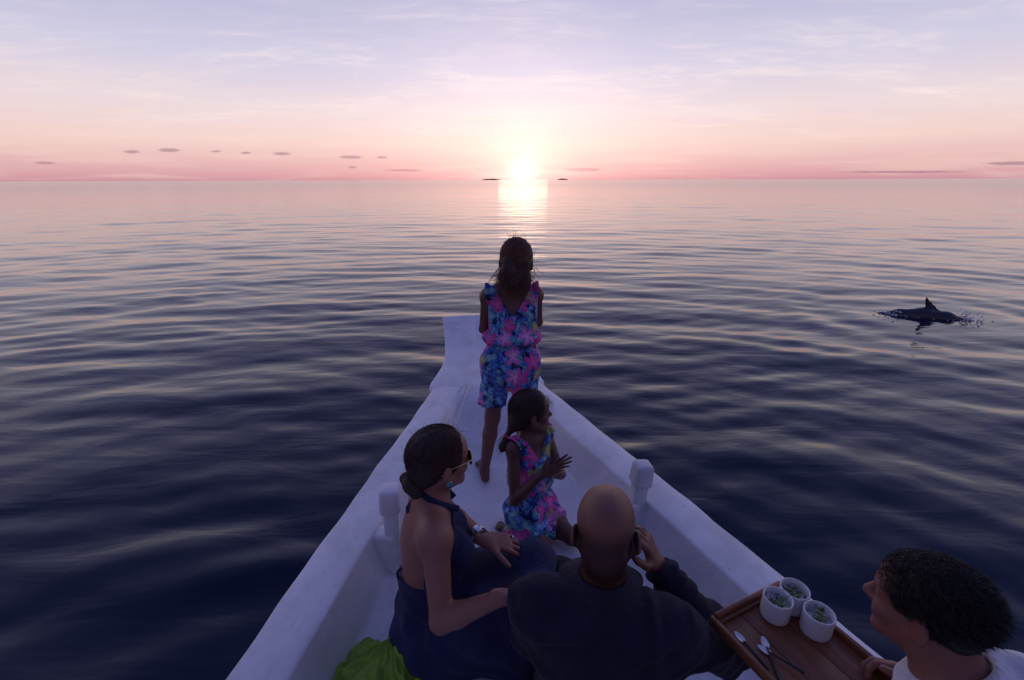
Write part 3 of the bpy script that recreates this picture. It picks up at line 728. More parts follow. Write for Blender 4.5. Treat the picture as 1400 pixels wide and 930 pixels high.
        P = p0[None] + np.stack([sp[0] * ts ** .8 + amp * np.sin(ts * fq + ph) * ts ** .5, -.012 * ts + sp[1] * ts + amp * np.cos(ts * fq + ph) * ts ** .5, -ln * ts + .012 * ts * (1 - ts)], 1)
        paths.append(P)
    for i in range(60):       # fine flyaways round the crown
        u = nz(g.normal(size=3) * np.array([1, .6, .8]) + np.array([0, 0, .4])); p = np.array([0, -.012, .03]) + u * np.array([.083, .103, .092]); e = g.normal(size=3) * .02
        P = np.array([H.w(*(p + u * .022 * t_ + e * t_ ** 2)) for t_ in np.linspace(0, 1, 7)]); paths.append(P)
    V, F = ribbons(paths, .0011); o = npmesh('hair_strands', V, F, HAIR_G, None); o.data.transform(root.matrix_basis.inverted()); o.parent = hr
    ang = np.linspace(0, 2 * math.pi, 20); ax = nz(tie - H.w(-.02, -.095, .02)); u = nz(np.cross(ax, [0, 0, 1])); v = np.cross(ax, u)
    P = np.array([tie - ax * .004 + (u * math.cos(a) + v * math.sin(a)) * .0185 for a in ang]); V, F = tubemesh([P], [.0052], 8); npmesh('hair_tie', V, F, PINK, root)
SKIN_G = skin_mat('girl_skin', (.19, .082, .056)); SKIN_G2 = skin_mat('younger_girl_skin', (.15, .064, .044))
HAIR_GC = hair_mat('deep_brown_hair', (.055, .022, .016)); HAIR_G = hair_mat('brown_hair_painted_backlight', (.24, .090, .052)); HAIR_BS = hair_mat('brown_hair_painted_sun_rim', (.075, .030, .020)); HAIR_B = hair_mat('near_black_hair', (.034, .015, .012))  # paler strand colours have the backlit sun rim painted in, over darker caps
PINK = material('pink_elastic', (.75, .06, .16), .6)
girl_standing()

# ------------------------------------------------------------------ younger girl kneeling
def girl_kneeling():
    k = .64; M = frame(-43); f = M[:, 1]; r = M[:, 0]; root = empty('person', (.09, 1.70, 0))
    tag(root, 'small girl kneeling on the boat floor in floral romper, palms together', 'person')
    pel = np.array([.068, 1.735, .195]); chest = np.array([.078, 1.722, .415]); neck = np.array([.074, 1.722, .56])
    shr, shl = np.array([.004, 1.652, .535]), np.array([.145, 1.785, .540])
    H = Head((.078, 1.722, .672), frame(16, -2, -2), .83)
    S = SDF(); torso(S, pel, chest, neck, shl, shr, M, k, .95, 1.0); T = SDF(); T.ext(S)
    hr_, hl_ = pel + r * .052 - np.array([0, 0, .02]), pel - r * .052 - np.array([0, 0, .02])
    knr, knl = np.array([.152, 1.553, .052]), np.array([.272, 1.668, .052])
    leg(S, hr_, knr, (.005, 1.715, .034), (-.075, 1.80, .012), k, .98); leg(S, hl_, knl, (.085, 1.815, .034), (.01, 1.90, .012), k, .98)
    Lg = SDF(); Lg.p = S.p[len(T.p):]
    elr, ell_ = np.array([.010, 1.568, .338]), np.array([.213, 1.712, .365]); wr, wl = np.array([.112, 1.560, .462]), np.array([.148, 1.600, .462])
    arm(S, shr, elr, wr, k, .92); arm(S, shl, ell_, wl, k, .92)
    hand(S, wr + np.array([.004, 0, .004]), (.80, .10, .42), (.25, -.95, .1), 1, .66, .12, .17, .2); hand(S, wl, (.80, .12, .40), (-.1, .98, .1), -1, .66, .06, .17, .2)
    S.cap(neck - M[:, 2] * .02, H.w(0, -.02, -.04), .034, .038, .025); H.add(S)
    V, F = S.mesh(.0036); npmesh('body', V, F, SKIN_G2, root, col=face_col(V, H)); eyes(H, root)
    C = SDF(); C.ext(T, .011); C.ext(Lg, .018)
    C.cap(hr_ + f * .03, hl_ + f * .03, .075, None, .05)
    C.cap(chest + r * .03 - np.array([0, 0, .02]), chest - r * .03 - np.array([0, 0, .08]), .075, None, .04)
    C.cap(shr * .82 + shl * .18 - np.array([0, 0, .02]), chest + r * .04, .050, None, .03); C.cap(shl * .82 + shr * .18 - np.array([0, 0, .02]), chest - r * .04, .050, None, .03)
    def post(P, d):
        l = (P - np.array([.073, 1.728, 0])) @ M; x, y, z = l[:, 0], l[:, 1], P[:, 2]; an = np.arctan2(x, y)
        d = d - .010 * np.exp(-((z - .315) / .03) ** 2) + .009 * np.exp(-((z - .275) / .010) ** 2) - .003 * np.sin(an * 22) * np.exp(-((z - .28) / .04) ** 2) - .0035 * np.sin(an * 8 + z * 45)
        # shorts stop part-way along each thigh
        for h_, kn_ in ((hr_, knr), (hl_, knl)):
            ax_ = nz(kn_ - h_); t_ = (P - h_) @ ax_; q = P - h_ - t_[:, None] * ax_; a2 = np.arctan2(q @ np.array([0, 0, 1.]), q @ np.cross(ax_, [0, 0, 1.])); near = np.exp(-((t_ - .135) / .014) ** 2) * (np.linalg.norm(q, axis=1) < .12)
            d = d - (.004 + .007 * np.sin(a2 * 13)) * near
        t_ = y - .128 + .004 * np.sin(x * 190); d = np.maximum(d, np.where(z < .25, t_, -1))
        d = np.maximum(d, .035 - z); d = np.maximum(d, np.where(z < .15, -.085 - y, -1))
        ax = np.abs(x)
        vf = z - (.468 + 1.05 * np.maximum(ax - .012, 0) + 10 * ax ** 2); vb = z - (.48 + 1.4 * ax)
        d = np.maximum(d, np.where(y > 0, vf, vb)); d = np.maximum(d, np.where(z > .3, ax - .090, -1)); return d
    V, F = C.mesh(.0036, post); ro = npmesh('romper', V, F, FLORAL, root, uv=cyl_uv(V, np.array([.073, 1.728, .31]), M, .115))
    for g, sh in ((1, shr), (-1, shl)):
        n = 40; rows = []
        for i in range(n):
            a = -1.9 + 3.8 * i / (n - 1); o = r * g
            p0 = sh - o * .010 + f * (math.sin(a) * .046) + np.array([0, 0, math.cos(a) * .046])
            fl = .014 * (1 - (abs(a) / 2.1) ** 4); wv = .006 * math.sin(i * 1.75); p1 = p0 + o * (fl + .006) + f * wv + np.array([0, 0, .004 + abs(wv) * .4])
            for p in (p0, (p0 + p1) / 2 + np.array([0, 0, .003]), p1, p1 - np.array([0, 0, .003]), p0 - np.array([0, 0, .006])): rows.append(p)
        rows = np.array(rows); m = 5; i, j = np.meshgrid(np.arange(n - 1), np.arange(m), indexing='ij')
        F = np.stack([i * m + j, (i + 1) * m + j, (i + 1) * m + (j + 1) % m, i * m + (j + 1) % m], -1).reshape(-1, 4)
        o = npmesh('ruffle', rows, F, FLORAL, None, uv=cyl_uv(rows, np.array([.073, 1.728, .31]), M, .115)); o.data.transform(root.matrix_basis.inverted()); o.parent = ro
    # dark hair drawn to a low tail behind her shoulder
    C = SDF(); C.ell(H.w(0, -.014, .031), np.array([.083, .102, .091]) * H.k, H.M, .02); C.ell(H.w(0, -.062, -.03), np.array([.064, .045, .06]) * H.k, H.M, .04)
    tie = H.w(.015, -.128, -.115); C.cap(H.w(.01, -.085, -.05), tie, .025, .010, .03); C.cap(tie, H.w(.03, -.15, -.165), .012, .020, .006); C.cap(H.w(.03, -.15, -.165), H.w(.045, -.165, -.185), .018, .004, .008)
    def post(P, d):
        l = H.loc(P); lim = np.where(l[:, 2] > .045, .080, np.where(l[:, 2] > -.0, .045 + .7 * np.maximum(l[:, 2], 0), .02 + .6 * l[:, 2]))
        d = np.maximum(d, (l[:, 1] - lim) * H.k); st = np.sin(np.arctan2(l[:, 0], l[:, 2] + .2) * 240 + 6 * np.sin(l[:, 1] * 40)); return d - .0009 * st
    V, F = C.mesh(.0034, post); hr = npmesh('hair', V, F, HAIR_B, root); g = np.random.default_rng(8)
    paths = scalp_strands(H, 900, lambda p: p[1] < .06 and p[2] > -.03, lambda p: np.array([.01, -.12, -.09]), .10, .002, 0, 4, .010)
    for i in range(60):
        p0 = tie + g.normal(size=3) * .006; ts = np.linspace(0, 1, 9); e = g.normal(size=3) * .012; d_ = H.w(.04, -.165, -.19) - tie
        paths.append(np.array([p0 + d_ * t_ + e * math.sin(t_ * 2.6) for t_ in ts]))
    for i in range(34):       # loose wisps at the brow and cheek
        p0 = H.w(g.uniform(-.06, .06), g.uniform(.05, .085), g.uniform(.05, .085)); e = g.normal(size=3) * .010
        paths.append(np.array([p0 + H.M[:, 1] * (.030 * math.sin(t_ * 2.2)) * H.k - np.array([0, 0, .075 * t_ ** 1.5 * (.3 + (i % 7) / 7)]) + e * t_ for t_ in np.linspace(0, 1, 9)]))
    V, F = ribbons(paths, .0008); o = npmesh('hair_strands', V, F, HAIR_BS, None); o.data.transform(root.matrix_basis.inverted()); o.parent = hr
    ang = np.linspace(0, 2 * math.pi, 16); ax = nz(tie - H.w(.01, -.085, -.05)); u = nz(np.cross(ax, [0, 0, 1])); v = np.cross(ax, u)
    V, F = tubemesh([np.array([tie + (u * math.cos(a) + v * math.sin(a)) * .0125 for a in ang])], [.0042], 8); npmesh('hair_tie', V, F, PINK, root)
girl_kneeling()

# ------------------------------------------------------------------ woman in the navy halter dress
SKIN_W = skin_mat('woman_skin', (.34, .148, .098)); NAVY = cloth_mat('navy_jersey', (.022, .026, .075), .75, .15)
SILVER = material('silver_metal', (.75, .75, .78), .25, Metallic=1.0); DARKLENS = material('smoked_lens', (.012, .010, .012), .08); TEAL = material('teal_stone', (.10, .30, .33), .25)
GOLD = material('thin_gold_frame', (.6, .45, .25), .3, Metallic=1.0); BLACKC = material('black_cord', (.01, .01, .012), .7)
def woman():
    k = .93; M = frame(17); f, r = M[:, 1], M[:, 0]; root = empty('person', (-.27, 1.2, 0))
    tag(root, 'woman in navy halter dress and sunglasses sitting with one hand on her knee', 'person')
    pel = np.array([-.315, 1.205, .105]); chest = np.array([-.282, 1.215, .455]); neck = np.array([-.262, 1.225, .628])
    shr, shl = np.array([-.232, 1.085, .588]), np.array([-.318, 1.365, .590])
    H = Head((-.230, 1.238, .768), frame(33, -4, 3), .94)
    S = SDF(); torso(S, pel, chest, neck, shl, shr, M, k, .88, .92)
    for g in (-1, 1): S.ell(chest + r * g * .062 + f * .085 - np.array([0, 0, .01]), (.058, .052, .058), M, .03)
    T = SDF(); T.ext(S)
    hr_, hl_ = pel + r * .085 + f * .03, pel - r * .085 + f * .03
    knr, knl = np.array([.075, 1.085, .315]), np.array([.070, 1.270, .305]); ar, al = np.array([.0, 1.14, .065]), np.array([.02, 1.345, .065])
    leg(S, hr_, knr, ar, (.12, 1.16, .014), k, .95); leg(S, hl_, knl, al, (.14, 1.37, .014), k, .95)
    Lg = SDF(); Lg.p = S.p[len(T.p):]
    elr, wr = np.array([-.212, 1.000, .362]), np.array([-.030, .985, .472]); ell_, wl = np.array([-.250, 1.45, .385]), np.array([-.098, 1.272, .412])
    arm(S, shr, elr, wr, k, .93); arm(S, shl, ell_, wl, k, .90)
    hand(S, wr, (.92, -.02, -.05), (-.05, .55, .80), 1, .93, .35, .06, .3)
    t1 = hand(S, wl, (.94, .02, -.18), (.05, -.28, .95), -1, .95, .42, .13, -.5, [.30, .42, .50, .55])
    S.cap(neck - np.array([0, 0, .03]), H.w(0, -.018, -.045), .049, .049, .035); H.add(S)
    V, F = S.mesh(.0040); npmesh('body', V, F, SKIN_W, root, col=face_col(V, H))
    # dress: low open back, crossed halter front, long skirt over both legs
    C = SDF(); C.ext(T, .009); C.ext(Lg, .012)
    C.cap(hr_ + f * .02, hl_ + f * .02, .10, None, .08); C.cap(hr_ * .5 + knr * .5, hl_ * .5 + knl * .5, .085, None, .10); C.cap(knr, knl, .050, None, .10); C.cap(hl_ + np.array([.02, .06, 0]), knl + np.array([-.06, .03, -.05]), .09, .05, .08)
    C.cap(ar + np.array([.03, 0, -.01]), al + np.array([.03, 0, -.01]), .06, None, .12); C.cap(knr * .5 + ar * .5, knl * .5 + al * .5, .07, None, .1)
    C.cap(pel + np.array([.12, -.10, -.03]), ar + np.array([.02, -.01, 0]), .065, .06, .08); C.ell(pel + np.array([.02, .0, -.01]), (.13, .15, .10), np.eye(3), .05)
    def post(P, d):
        l = (P - chest) @ M; x, y, z = l[:, 0], l[:, 1], P[:, 2]
        fold = np.sin(48 * (x * .8 - .35 * y) + 9 * np.sin(7 * P[:, 2] + 5 * P[:, 0])) * .5 + np.sin(31 * (P[:, 1] + .6 * P[:, 2]) + 4 * np.sin(9 * P[:, 0])) * .5
        d = d - .0085 * fold * sstep(.36, .24, z)
        band = np.exp(-((z - (.315 + .02 * y)) / .012) ** 2); d = d - .005 * band
        back = z - (.345 + .02 * np.sin(x * 12))
        # front panel narrows to the neck
        wid = .175 - .145 * sstep(.46, .60, z); front = np.maximum(np.abs(x) - np.maximum(wid, .028), (.012 - .045 * sstep(.50, .40, z)) - y)
        halter = np.minimum(back, np.maximum(front, z - .60))
        d = np.maximum(d, halter); d = np.maximum(d, .006 - z); return d
    V, F = C.mesh(.0042, post); dr = npmesh('dress', V, F, NAVY, root)
    # halter straps up to the tie at the nape, trailing tie end, small back tie
    nape = H.w(0, -.068, -.105)
    def sub(name, V, F, mat, par=dr): o = npmesh(name, V, F, mat, None); o.data.transform(root.matrix_basis.inverted()); o.parent = par; return o
    for g in (-1, 1):
        a0 = chest + r * g * .028 + f * .098 + np.array([0, 0, .135]); mid = neck + r * g * .062 + f * .028 + np.array([0, 0, .012]); mid2 = neck + r * g * .050 - f * .030 + np.array([0, 0, .045])
        P = [a0]
        for t_ in np.linspace(0, 1, 22):
            b0, b1, b2, b3 = a0, mid, mid2, nape; u = 1 - t_; P.append(u ** 3 * b0 + 3 * u * u * t_ * (mid + (mid - (a0 + mid2) / 2) * .6) + 3 * u * t_ * t_ * (mid2 + (mid2 - (mid + nape) / 2) * .6) + t_ ** 3 * b3)
        V, F = tubemesh([np.array(P)], [np.linspace(.011, .0085, len(P))], 8); sub('strap', V, F, NAVY)
    C = SDF(); C.cap(nape, nape + np.array([-.006, 0, -.004]), .013, .012, .01); e1 = nape - f * .035 + np.array([0, .012, -.075]); e2 = e1 - f * .012 + np.array([0, .004, -.045])
    C.cap(nape, e1, .009, .016, .01); C.cap(e1, e2, .015, .006, .01)
    V, F = C.mesh(.003, lambda P, d: d + .003 * np.sin(P[:, 2] * 180) * 0 - .002 * np.sin((P @ r) * 300)); sub('neck_tie', V, F, NAVY)
    bt = chest - f * .085 + r * .015 - np.array([0, 0, .105]); ang = np.linspace(0, 2 * math.pi, 18)
    V, F = tubemesh([np.array([bt - f * (.012 + .014 * math.cos(a)) + np.array([0, 0, .022 * math.sin(a) + .012]) for a in ang]), np.array([bt - f * .006 + np.array([0, 0, -.012]), bt - f * .012 + np.array([0, 0, -.05])])], [.004, .004], 8); sub('back_tie', V, F, NAVY)
    # hair swept to a low knot
    C = SDF(); C.ell(H.w(0, -.016, .033), np.array([.081, .101, .089]) * H.k, H.M, .02); C.ell(H.w(0, -.062, -.025), np.array([.066, .046, .062]) * H.k, H.M, .04)
    C.ell(H.w(-.004, -.098, -.078), np.array([.040, .030, .032]) * H.k, H.M, .012); C.ell(H.w(-.036, -.106, -.072), np.array([.021, .021, .022]) * H.k, H.M, .006); C.ell(H.w(.022, -.094, -.090), np.array([.026, .022, .022]) * H.k, H.M, .006)
    def post(P, d):
        l = H.loc(P); lim = np.where(l[:, 2] > .05, .078, np.where(l[:, 2] > -.0, .040 + .76 * np.maximum(l[:, 2], 0), .022 + .5 * l[:, 2] - .012 * sstep(-.01, -.03, l[:, 2])))
        d = np.maximum(d, (l[:, 1] - lim) * H.k); st = np.sin(np.arctan2(l[:, 2] - .02, l[:, 1] + .2) * 160 + 5 * np.sin(l[:, 0] * 50)); return d - .0010 * st
    V, F = C.mesh(.0034, post); hr = npmesh('hair', V, F, HAIR_B, root)
    paths = scalp_strands(H, 2600, lambda p: p[1] < .058 and p[2] > -.035, lambda p: np.array([0, -.11, -.07]), .11, .003, .01, 6, .0085); g = np.random.default_rng(9)
    for i in range(40):
        u = nz(g.normal(size=3) * np.array([1, .8, .6]) + np.array([0, 0, .7])); p = np.array([0, -.012, .03]) + u * np.array([.085, .105, .094]); e = g.normal(size=3) * .025
        paths.append(np.array([H.w(*(p + u * .016 * t_ + e * t_ ** 2)) for t_ in np.linspace(0, .7, 7)]))
    V, F = ribbons(paths, .0008); sub('hair_strands', V, F, HAIR_BS, hr)
    # sunglasses, earring, watch, bracelet, ring
    sg_ = None
    for g in (-1, 1):
        bm = bmesh.new(); bmesh.ops.create_uvsphere(bm, u_segments=24, v_segments=14, radius=1)
        Mx = Matrix.Translation(Vector(H.w(g * .034, .096, -.004))) @ Matrix(np.array(H.M).tolist()).to_4x4() @ Matrix.Rotation(R(-g * 14), 4, 'Z') @ Matrix.Diagonal((.027, .0045, .023, 1)); bm.transform(Mx)
        o = bmobj('lens', bm, DARKLENS); o.data.transform(root.matrix_basis.inverted())
        P = np.array([H.w(g * .034 + .0275 * math.cos(a) * math.cos(R(14)), .0975 - .007 * math.cos(a) * g * (-1) * -1, -.004 + .0235 * math.sin(a)) for a in np.linspace(0, 2 * math.pi, 28)])
        tem = np.array([H.w(g * .062, .090, .006), H.w(g * .074, .07, .008), H.w(g * .082, .02, .008), H.w(g * .084, -.01, .004), H.w(g * .083, -.03, -.012)])
        V, F = tubemesh([P, tem], [.0016, .0016], 6)
        if sg_ is None:
            br_ = np.array([H.w(-.009, .101, .004), H.w(0, .105, .008), H.w(.009, .101, .004)]); V2, F2 = tubemesh([br_], [.0014], 6); F = np.concatenate([F, F2 + len(V)]); V = np.concatenate([V, V2])
            sg_ = npmesh('sunglasses', V, F, GOLD, root)
        else: sub('sunglass_rim', V, F, GOLD, sg_)
        o.parent = sg_
    er = H.w(.080, .0, -.052); bm = bmesh.new(); bmesh.ops.create_uvsphere(bm, u_segments=16, v_segments=10, radius=1); bm.transform(Matrix.Translation(Vector(er)) @ Matrix(np.array(H.M).tolist()).to_4x4() @ Matrix.Diagonal((.005, .011, .012, 1))); bmobj('earring', bm, TEAL, root)
    def ring(p, ax, rad, tr, name, mat, seg=24, sx=1.0):
        ax = nz(ax); u = nz(np.cross(ax, [0, 0, 1])); v = np.cross(ax, u); P = np.array([p + (u * math.cos(a) * sx + v * math.sin(a)) * rad for a in np.linspace(0, 2 * math.pi, seg)]); V, F = tubemesh([P], [tr], 8); return npmesh(name, V, F, mat, root)
    fa = nz(wl - ell_); wc = wl - fa * .040
    for q in range(3): b_ = ring(wc + fa * (q - 1) * .0055, fa, .0285, .0042, 'watch_band', SILVER)
    bm = bmesh.new(); lathe(bm, [(.003, 0), (.013, 0), (.0145, .002), (.0145, .005), (.012, .007), (.002, .007)], 24, Matrix.Translation(Vector(wc + np.array([.0, -.006, .027]))) @ Vector((0, -.2, 1)).to_track_quat('Z', 'Y').to_matrix().to_4x4()); bmobj('watch_case', bm, SILVER, root)
    ring(wl - fa * .008, fa, .0262, .0026, 'bracelet', BLACKC)
    rp = wl + nz((.94, .02, -.18)) * .098 + np.array([0, .018, .004]); ring(rp, (.9, .0, -.35), .0095, .0016, 'finger_ring', SILVER, 16)
woman()

# ------------------------------------------------------------------ bald man in the dark shirt
SKIN_M = skin_mat('man_skin', (.22, .088, .056)); SHIRT = cloth_mat('dark_shirt_cotton', (.022, .018, .034), .85, .25); TROUS = cloth_mat('dark_trouser_cotton', (.016, .016, .026), .9, .1)
def man():
    k = 1.0; M = frame(84); f, r = M[:, 1], M[:, 0]; root = empty('person', (.23, .9, 0))
    tag(root, 'bald man in dark shirt sitting back turned, right hand raised to face', 'person')
    pel = np.array([.232, .845, .115]); chest = np.array([.232, .855, .425]); neck = np.array([.226, .884, .648])
    shl, shr = np.array([.068, .880, .562]), np.array([.384, .818, .545])
    H = Head((.236, .928, .772), frame(76, -8, -3), .96, 1.06); H.ez = -.018
    S = SDF(); torso(S, pel, chest, neck, shl, shr, M, k, 1.0, 1.05); T = SDF(); T.ext(S)
    knl, knr = np.array([.185, 1.335, .165]), np.array([.455, 1.19, .125]); al, ar = np.array([.33, 1.10, .075]), np.array([.20, 1.03, .06])
    hl_, hr_ = pel - r * .085 + f * .04, pel + r * .085 + f * .04
    leg(S, hl_, knl, al, (.44, 1.07, .03), k, 1.0); leg(S, hr_, knr, ar, (.085, 1.03, .02), k, 1.0); Lg = SDF(); Lg.p = S.p[len(T.p):]
    A = SDF(); elr, wr = np.array([.566, .882, .398]), np.array([.400, .992, .585]); ell_, wl = np.array([.062, .985, .315]), np.array([.16, 1.10, .22])
    arm(A, shr, elr, wr, k, 1.06); arm(A, shl, ell_, wl, k, 1.06); S.ext(A)
    hand(S, wr, (-.36, .02, .92), (.82, -.32, .36), 1, 1.0, .5, .04, .9, [.62, .62, .66, .72]); hand(S, wl, (.6, .6, -.45), (-.3, -.2, .9), -1, 1.0, .5)
    S.cap(neck - np.array([0, 0, .04]), H.w(0, -.024, -.045), .058, .055, .03)
    H.add(S)
    S.ell(H.w(0, -.075, -.035), np.array([.05, .03, .05]), H.M, .03)
    def stub(l, col):
        b_ = sstep(.055, .0, l[:, 2] + .25 * np.maximum(l[:, 1] - .02, 0)) * sstep(-.16, -.09, l[:, 2]); b_ *= sstep(.06, .03, l[:, 1])
        beard = sstep(-.03, -.06, l[:, 2]) * sstep(-.02, .03, l[:, 1]) * sstep(-.14, -.11, l[:, 2]); ear = sstep(.079, .084, np.abs(l[:, 0]))
        return col * (1 - (np.maximum(b_ * .74, beard * .6) * (1 - ear))[:, None] * np.array([.9, 1, 1]))
    V, F = S.mesh(.0042); npmesh('body', V, F, SKIN_M, root, col=face_col(V, H, stub)); eyes(H, root)
    C = SDF(); C.ext(T, .014); C.ext(A, .012); C.cap(pel + np.array([0, 0, .03]), chest - np.array([0, .01, .0]), .14, .125, .08)
    C.ell(chest + np.array([.0, -.035, .03]), (.155, .09, .16), M, .06)
    wd = nz(wr - elr); wdl = nz(wl - ell_)
    def post(P, d):
        l = (P - chest) @ M; x, y, z = l[:, 0], l[:, 1], P[:, 2]
        n1 = np.sin(26 * x + 30 * l[:, 2] + 3 * np.sin(14 * x - 9 * l[:, 2])); n2 = np.sin(-30 * x + 24 * l[:, 2] + 2.5 * np.sin(17 * l[:, 2] + 4))
        lx = np.abs(x); d = d - .011 * np.maximum(n1, 0) ** 2 * sstep(.03, .12, lx) - .008 * np.maximum(n2, 0) ** 2 * sstep(.0, .06, lx)
        tr = (P - elr) @ wd; ra = sstep(.10, .03, np.linalg.norm(P - elr - np.clip(tr, -.05, .25)[:, None] * wd, axis=1))
        d = d - .0035 * np.sin(tr * 150 + 25 * z) * ra
        d = np.maximum(d, np.where((np.linalg.norm(P - wr, axis=1) < .10) & (tr > .1), tr - (np.linalg.norm(wr - elr) - .004), -1))
        tl = (P - ell_) @ wdl; d = np.maximum(d, np.where((np.linalg.norm(P - wl, axis=1) < .10) & (tl > .08), tl - (np.linalg.norm(wl - ell_) - .004), -1))
        d = np.maximum(d, z - (.652 - .25 * np.maximum(y, 0) * (lx < .08))); d = np.maximum(d, .03 - z); d = np.maximum(d, .065 - np.linalg.norm((P - neck)[:, :2] - (P[:, 2:] - neck[2]) * 0, axis=1) - (z < .60) * .1); return d
    V, F = C.mesh(.0042, post); sh_ = npmesh('shirt', V, F, SHIRT, root)
    # collar: stand band with turned-down points lifted off the shoulders
    n = 60; rows = []
    for i in range(n):
        a = R(-160) + R(320) * i / (n - 1)                   # 0 = straight back
        o = -f * math.cos(a) * .068 + r * math.sin(a) * .064; tilt = .020 * (1 - math.cos(a)) * .5
        top = neck + o * .93 + np.array([0, 0, .029 - tilt * 1.6]); fl = .030 + .030 * sstep(R(70), R(150), abs(a)) ; lift = .010 * sstep(R(75), R(120), abs(a))
        out = nz(o); bot = neck + o + out * (.016 + .040 * float(sstep(R(60), R(125), abs(a)))) + np.array([0, 0, .029 - tilt * 1.6 - fl * .95 + lift])
        inn = neck + o * .90 + np.array([0, 0, -.02])
        for p in (inn, top - out * .003, top + np.array([0, 0, .003]), top + out * .005, bot + out * .002, bot - out * .003 - np.array([0, 0, .001]), top - np.array([0, 0, .006]) + out * .001, inn + out * .003): rows.append(p)
    rows = np.array(rows); m = 8; i, j = np.meshgrid(np.arange(n - 1), np.arange(m), indexing='ij')
    F = np.stack([i * m + j, (i + 1) * m + j, (i + 1) * m + (j + 1) % m, i * m + (j + 1) % m], -1).reshape(-1, 4)
    o = npmesh('collar', rows, F, SHIRT, None); o.data.transform(root.matrix_basis.inverted()); o.parent = sh_
    C = SDF(); C.ext(Lg, .014); C.ell(pel, (.175, .135, .11), M, .05)
    def post(P, d):
        d = d - .005 * np.sin(34 * P[:, 0] + 28 * P[:, 1] + 4 * np.sin(30 * P[:, 2]))
        d = np.maximum(d, P[:, 2] - .30)
        for a_ in (al, ar): d = np.maximum(d, .075 - np.linalg.norm(P - a_ - np.array([.03, 0, -.03]) * (1 if a_ is al else -1), axis=1))
        return np.maximum(d, .004 - P[:, 2])
    V, F = C.mesh(.005, post); npmesh('trousers', V, F, TROUS, root)
man()

